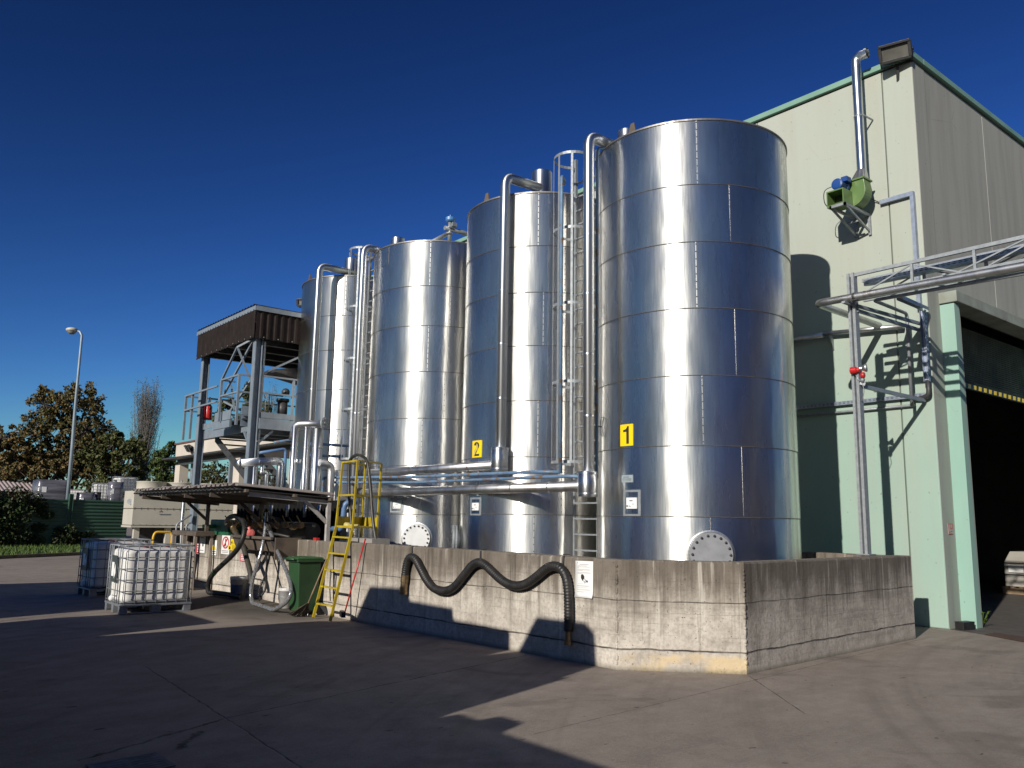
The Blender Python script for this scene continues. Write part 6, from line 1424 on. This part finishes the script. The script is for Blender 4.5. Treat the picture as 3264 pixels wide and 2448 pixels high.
# ------------------------------------------------------------------ trees
bark = paint('grey_brown_bark', (.10, .085, .07), (.06, .05, .042), 6, .9)
def tree(label, px, base_D, blobs, cols, nleaf, size, seed, name='tree', lean=0):
    """blobs: crown lobes as (pixel x, pixel y, pixel radius x, radius y)"""
    rg = random.Random(seed); D = base_D; k = D/FOC
    g = bey(px, 1650, D); g = V((g.x, g.y, 0)); root = thing(name, label, 'tree', g, 'trees beyond the fence')
    lob = []
    for (bx_, by_, rx, ry) in blobs:
        c = bey(bx_, by_, D); c += FW*rg.uniform(-.5, .5)*rx*k; lob.append((c, rx*k, ry*k))
    b = MB(); H = max(c.z+ry for c, rx, ry in lob); top = V((g.x, g.y, H*.72)); 
    b.tube([g, g.lerp(top, .35)+RT*.1, g.lerp(top, .7)-RT*.08, top], .15, 8, rs=[H*.022, H*.017, H*.011, H*.004])
    cb = MB(); tips = []
    for c, rx, ry in lob:
        st_ = g.lerp(top, min(.85, max(.2, (c.z-ry)/H))); md = st_.lerp(c, .55)+V((0, 0, .15*ry)); b.tube([st_, md, c], .05, 6, rs=[H*.009, H*.006, H*.003])
        n = max(10, int(34*rx*ry))
        for i in range(n):
            d = V((rg.gauss(0, 1), rg.gauss(0, 1), rg.gauss(0, 1))).normalized(); f = rg.uniform(.45, 1.0)
            e = c+RT*d.x*rx*f+FW*d.y*rx*f+V((0, 0, d.z*ry*f)); tips.append(e); m2 = c.lerp(e, .5)+V((0, 0, .05)); b.tube([c, m2, e], .02, 4, rs=[H*.003, H*.002, .006], caps=False)
    per = max(4, nleaf//len(tips))
    for e in tips:
        q = .045*H**.5*1.75; leaves(cb, e, (q, q, q*.85), int(per*rg.uniform(.5, 1.5)), size, rg, len(cols))
    b.build('trunk', bark, root); cb.build('crown', cols, root); return root
lm_ = lambda n, *cs: [leafmat(n+'_%s' % 'abcd'[i], c) for i, c in enumerate(cs)]
plane = lm_('plane_leaf', (.14, .10, .03), (.11, .10, .03), (.18, .115, .035), (.085, .085, .028))
olive = lm_('olive_leaf', (.085, .095, .026), (.10, .105, .03), (.065, .075, .022))
rust = lm_('rust_leaf', (.21, .14, .05), (.16, .11, .04), (.26, .19, .08))
green = lm_('bush_leaf', (.07, .105, .025), (.09, .125, .03), (.055, .08, .02))
tree('tall plane tree with thin brown autumn leaves behind the street lamp', 215, 62, [(235, 1270, 62, 50), (150, 1290, 50, 40), (300, 1300, 45, 50), (190, 1350, 85, 55), (290, 1370, 75, 55), (120, 1380, 60, 45), (345, 1400, 42, 40), (230, 1430, 110, 50), (140, 1250, 14, 20), (232, 1238, 16, 22), (290, 1240, 16, 24), (110, 1330, 30, 25), (180, 1480, 130, 60), (280, 1500, 110, 60)], plane, 17000, .13, 31, 'plane_tree')
tree('brown and orange tree at the left edge beyond the fence', 40, 58, [(20, 1400, 60, 45), (60, 1440, 60, 50), (-40, 1420, 60, 60), (110, 1470, 60, 40), (30, 1480, 90, 40), (0, 1540, 120, 50)], plane[:3]+rust[:1], 11000, .13, 32, 'autumn_tree')
tree('dark olive tree with a rounded crown between the lamp and the poplar', 370, 56, [(360, 1420, 65, 45), (410, 1460, 60, 50), (330, 1480, 60, 45), (300, 1440, 45, 45), (380, 1520, 90, 50), (430, 1420, 32, 30), (350, 1400, 40, 22), (350, 1580, 150, 60)], olive, 15000, .12, 33, 'olive_green_tree')
tree('low rust coloured shrubs above the shed roof left of the street lamp', 130, 56, [(60, 1500, 60, 26), (130, 1500, 55, 28), (190, 1490, 45, 32), (20, 1510, 45, 20)], rust+olive[:1], 7000, .11, 34, 'rust_shrub')
tree('dark green bushy tree right of the poplar', 530, 54, [(520, 1470, 38, 55), (545, 1430, 26, 26), (500, 1500, 40, 50), (550, 1500, 35, 50), (560, 1560, 80, 60), (540, 1600, 120, 60)], green, 11000, .11, 35, 'bushy_tree')
tree('shaded green bush seen under the beige shed roof', 690, 66, [(690, 1510, 70, 45), (760, 1540, 70, 60), (630, 1540, 70, 60), (690, 1590, 150, 60), (850, 1560, 80, 60)], olive, 9000, .12, 36, 'shaded_bush')
tree('dark leafy tree top seen through the tower railings', 810, 50, [(800, 1300, 26, 42), (790, 1250, 10, 30), (845, 1320, 16, 50), (720, 1300, 22, 30), (700, 1330, 26, 24), (770, 1340, 40, 30)], olive, 4000, .09, 37, 'leafy_tree')
# poplars: bundles of upright twigs with a few leaves
def poplar(label, px0, px1, ptop, D, seed, nb):
    rg = random.Random(seed); k = D/FOC; cxp = (px0+px1)/2; g = bey(cxp, ptop*.5+750, D); g.z = 0; W = (px1-px0)/2*k; H = bey(cxp, ptop, D).z
    root = thing('poplar', label, 'tree', g, 'trees beyond the fence'); b = MB(); cb = MB(); b.tube([g, V((g.x, g.y, H*.5)), V((g.x, g.y, H*.97))], .1, 8, rs=[.2, .12, .02])
    for i in range(nb):
        z0 = rg.uniform(.12, .72)*H; a = rg.uniform(0, 6.28); rr = W*rg.uniform(.25, 1.0)*min(1, 1.25-abs((z0/H)-.45)); zl = rg.uniform(.18, .34)*H; z1 = min(H*rg.uniform(.93, 1.0), z0+zl)
        d = RT*math.cos(a)+V((FW.x, FW.y, 0))*math.sin(a); p0 = V((g.x, g.y, z0)); p1 = p0+d*rr*.75+V((0, 0, (z1-z0)*.45)); p2 = p0+d*rr+V((0, 0, z1-z0)); L = spline([p0, p1, p2], 4); b.tube(L, .012, 4, rs=[.026-.0025*j for j in range(len(L))], caps=False)
        for j in range(7):
            t = rg.uniform(.3, 1); q = p0.lerp(p1, t*2) if t < .5 else p1.lerp(p2, t*2-1); e = q+V((rg.uniform(-.3, .3), rg.uniform(-.3, .3), rg.uniform(.2, .7))); b.tube([q, e], .008, 3, caps=False); leaves(cb, e, (.2, .2, .3), 4, .05, rg, 2)
    b.build('trunk', paint('pale_twig_bark', (.20, .18, .17), (.12, .11, .11), 5, .9), root); cb.build('crown', olive[:2], root)
poplar('slender bare grey poplar beyond the fence', 418, 512, 1205, 70, 41, 280)
poplar('bare poplar seen between the tower column and the farthest tank', 835, 885, 1215, 66, 42, 70)

# ------------------------------------------------------------------ parked vehicles and a building beside the photographer: they cast the yard's shadows
def wheel(root, x, y, r, side):
    b = MB(); b.lathe([(r*.55, -.12), (r*.95, -.12), (r, -.08), (r, .08), (r*.95, .12), (r*.55, .12)], (x, y, r), (1, 0, 0), 24, sm=False); t = b.build('tyre', M['rubber'], root)
    b = MB(); b.lathe([(r*.56, -.05), (r*.3, .02*side), (r*.12, .06*side)], (x+.05*side, y, r), (1, 0, 0), 16); b.build('rim', M['galv'], t)
tk = thing('tank_lorry', 'dull grey tank lorry parked along the yard just outside the left of the picture', 'lorry', (-.9, 8, 0))
lorryp = paint('dull_lorry_paint', (.16, .17, .19), (.12, .125, .14), 2, .6)
b = MB(); b.prism([(.30, 4.96, .55), (.30, 4.92, 1.6), (.30, 5.08, 3.55), (.30, 5.25, 3.66), (.30, 6.12, 3.63), (.30, 6.30, 3.1), (.30, 6.30, .55)], (-2.2, 0, 0)); b.build('cab', lorryp, tk, bevel=.04)
b = MB(); b.box(.302, .31, 5.25, 5.95, 1.9, 2.7); b.box(-1.7, .1, 4.90, 4.93, 2.0, 2.9); b.build('cab_window', M['black'], tk)
b = MB(); b.box(-1.75, .15, 6.0, 12.0, .85, 1.1); b.build('chassis', M['dark_metal'], tk)
b = MB(); b.prism([(.30, 6.60, 1.15), (.30, 6.62, 3.40), (.30, 7.86, 3.40), (.30, 7.87, 3.56), (.30, 8.98, 3.56), (.30, 8.99, 3.74), (.30, 10.12, 3.68), (.30, 10.30, 3.14), (.30, 10.95, 2.88), (.30, 11.25, 2.55), (.30, 11.90, 1.66), (.30, 11.90, 1.15)], (-2.2, 0, 0)); b.build('vessel', lorryp, tk, bevel=.05)
b = MB(); b.box(-1.9, .28, 6.32, 6.58, .8, 2.1); b.build('locker', M['dark_metal'], tk)
for y in (5.6, 9.9, 11.2):
    for x, s in ((.12, 1), (-1.72, -1)): wheel(tk, x, y, .50, s)
vn = thing('parked_van', 'grey panel van parked beside the photographer, outside the picture', 'van', (-1.3, 2.4, 0))
b = MB(); b.prism([(-.42, -.4, .35), (-.42, -.4, 2.18), (-.42, 3.95, 2.20), (-.42, 3.98, 2.36), (-.42, 4.30, 2.36), (-.42, 4.34, 2.25), (-.42, 4.66, 2.25), (-.42, 4.70, .35)], (-1.8, 0, 0)); b.build('body', lorryp, vn, bevel=.03)
b = MB(); b.box(-.425, -.412, .2, 1.2, 1.3, 1.9); b.build('window', M['black'], vn)
for y in (.5, 3.9):
    for x, s in ((-.52, 1), (-2.1, -1)): wheel(vn, x, y, .34, s)
v2 = thing('parked_van', 'second grey panel van parked beyond the lorry, outside the picture', 'van', (-.7, 13, 0))
b = MB(); b.box(-1.6, .30, 12.12, 14.15, .35, 2.22); b.build('body', lorryp, v2, bevel=.05)
for y in (12.6, 13.7):
    for x, s in ((.2, 1), (-1.5, -1)): wheel(v2, x, y, .34, s)
nb = thing('neighbour_shed', 'grey sheet clad shed standing left of the picture', 'shed', (-6, 18, 0))
b = MB(); b.box(-9.0, -3.2, 14.25, 15.55, 0, 4.1); b.box(-9.0, -3.2, 15.55, 20.2, 0, 4.72); b.build('wall', paint('grey_cladding', (.22, .22, .21), (.17, .17, .16), 1, .7), nb)
b = MB(); b.box(-9.2, -3.25, 14.2, 15.54, 4.101, 4.2); b.box(-9.2, -3.25, 15.56, 20.25, 4.721, 4.8); b.build('roof', M['dark_metal'], nb)

# added unseen halls: block sky light, leave a dark band low in tank reflections
hb_ = thing('sky_screen_hall', 'long grey hall added unseen behind the camera to block sky light', 'building', (0, -24, 0))
b = MB(); b.box(-36, 40, -34, -24, 0, 9.0); b.build('wall', paint('sky_screen_wall', (.16, .155, .15), (.12, .118, .112), .4, .8), hb_)
b = MB(); b.box(-36.3, 40.3, -34.3, -23.8, 9.003, 9.3); b.build('roof', M['dark_metal'], hb_)
hb_ = thing('sky_screen_hall', 'dark hall added unseen behind the parked lorry to block sky light', 'building', (-34, 0, 0))
b = MB(); b.box(-46, -36, -20, 34, 0, 8.5); b.build('wall', paint('sky_screen_wall_dark', (.13, .125, .12), (.10, .095, .09), .4, .8), hb_)
b = MB(); b.box(-46.3, -35.8, -20.3, 34.3, 8.503, 8.8); b.build('roof', M['dark_metal'], hb_)
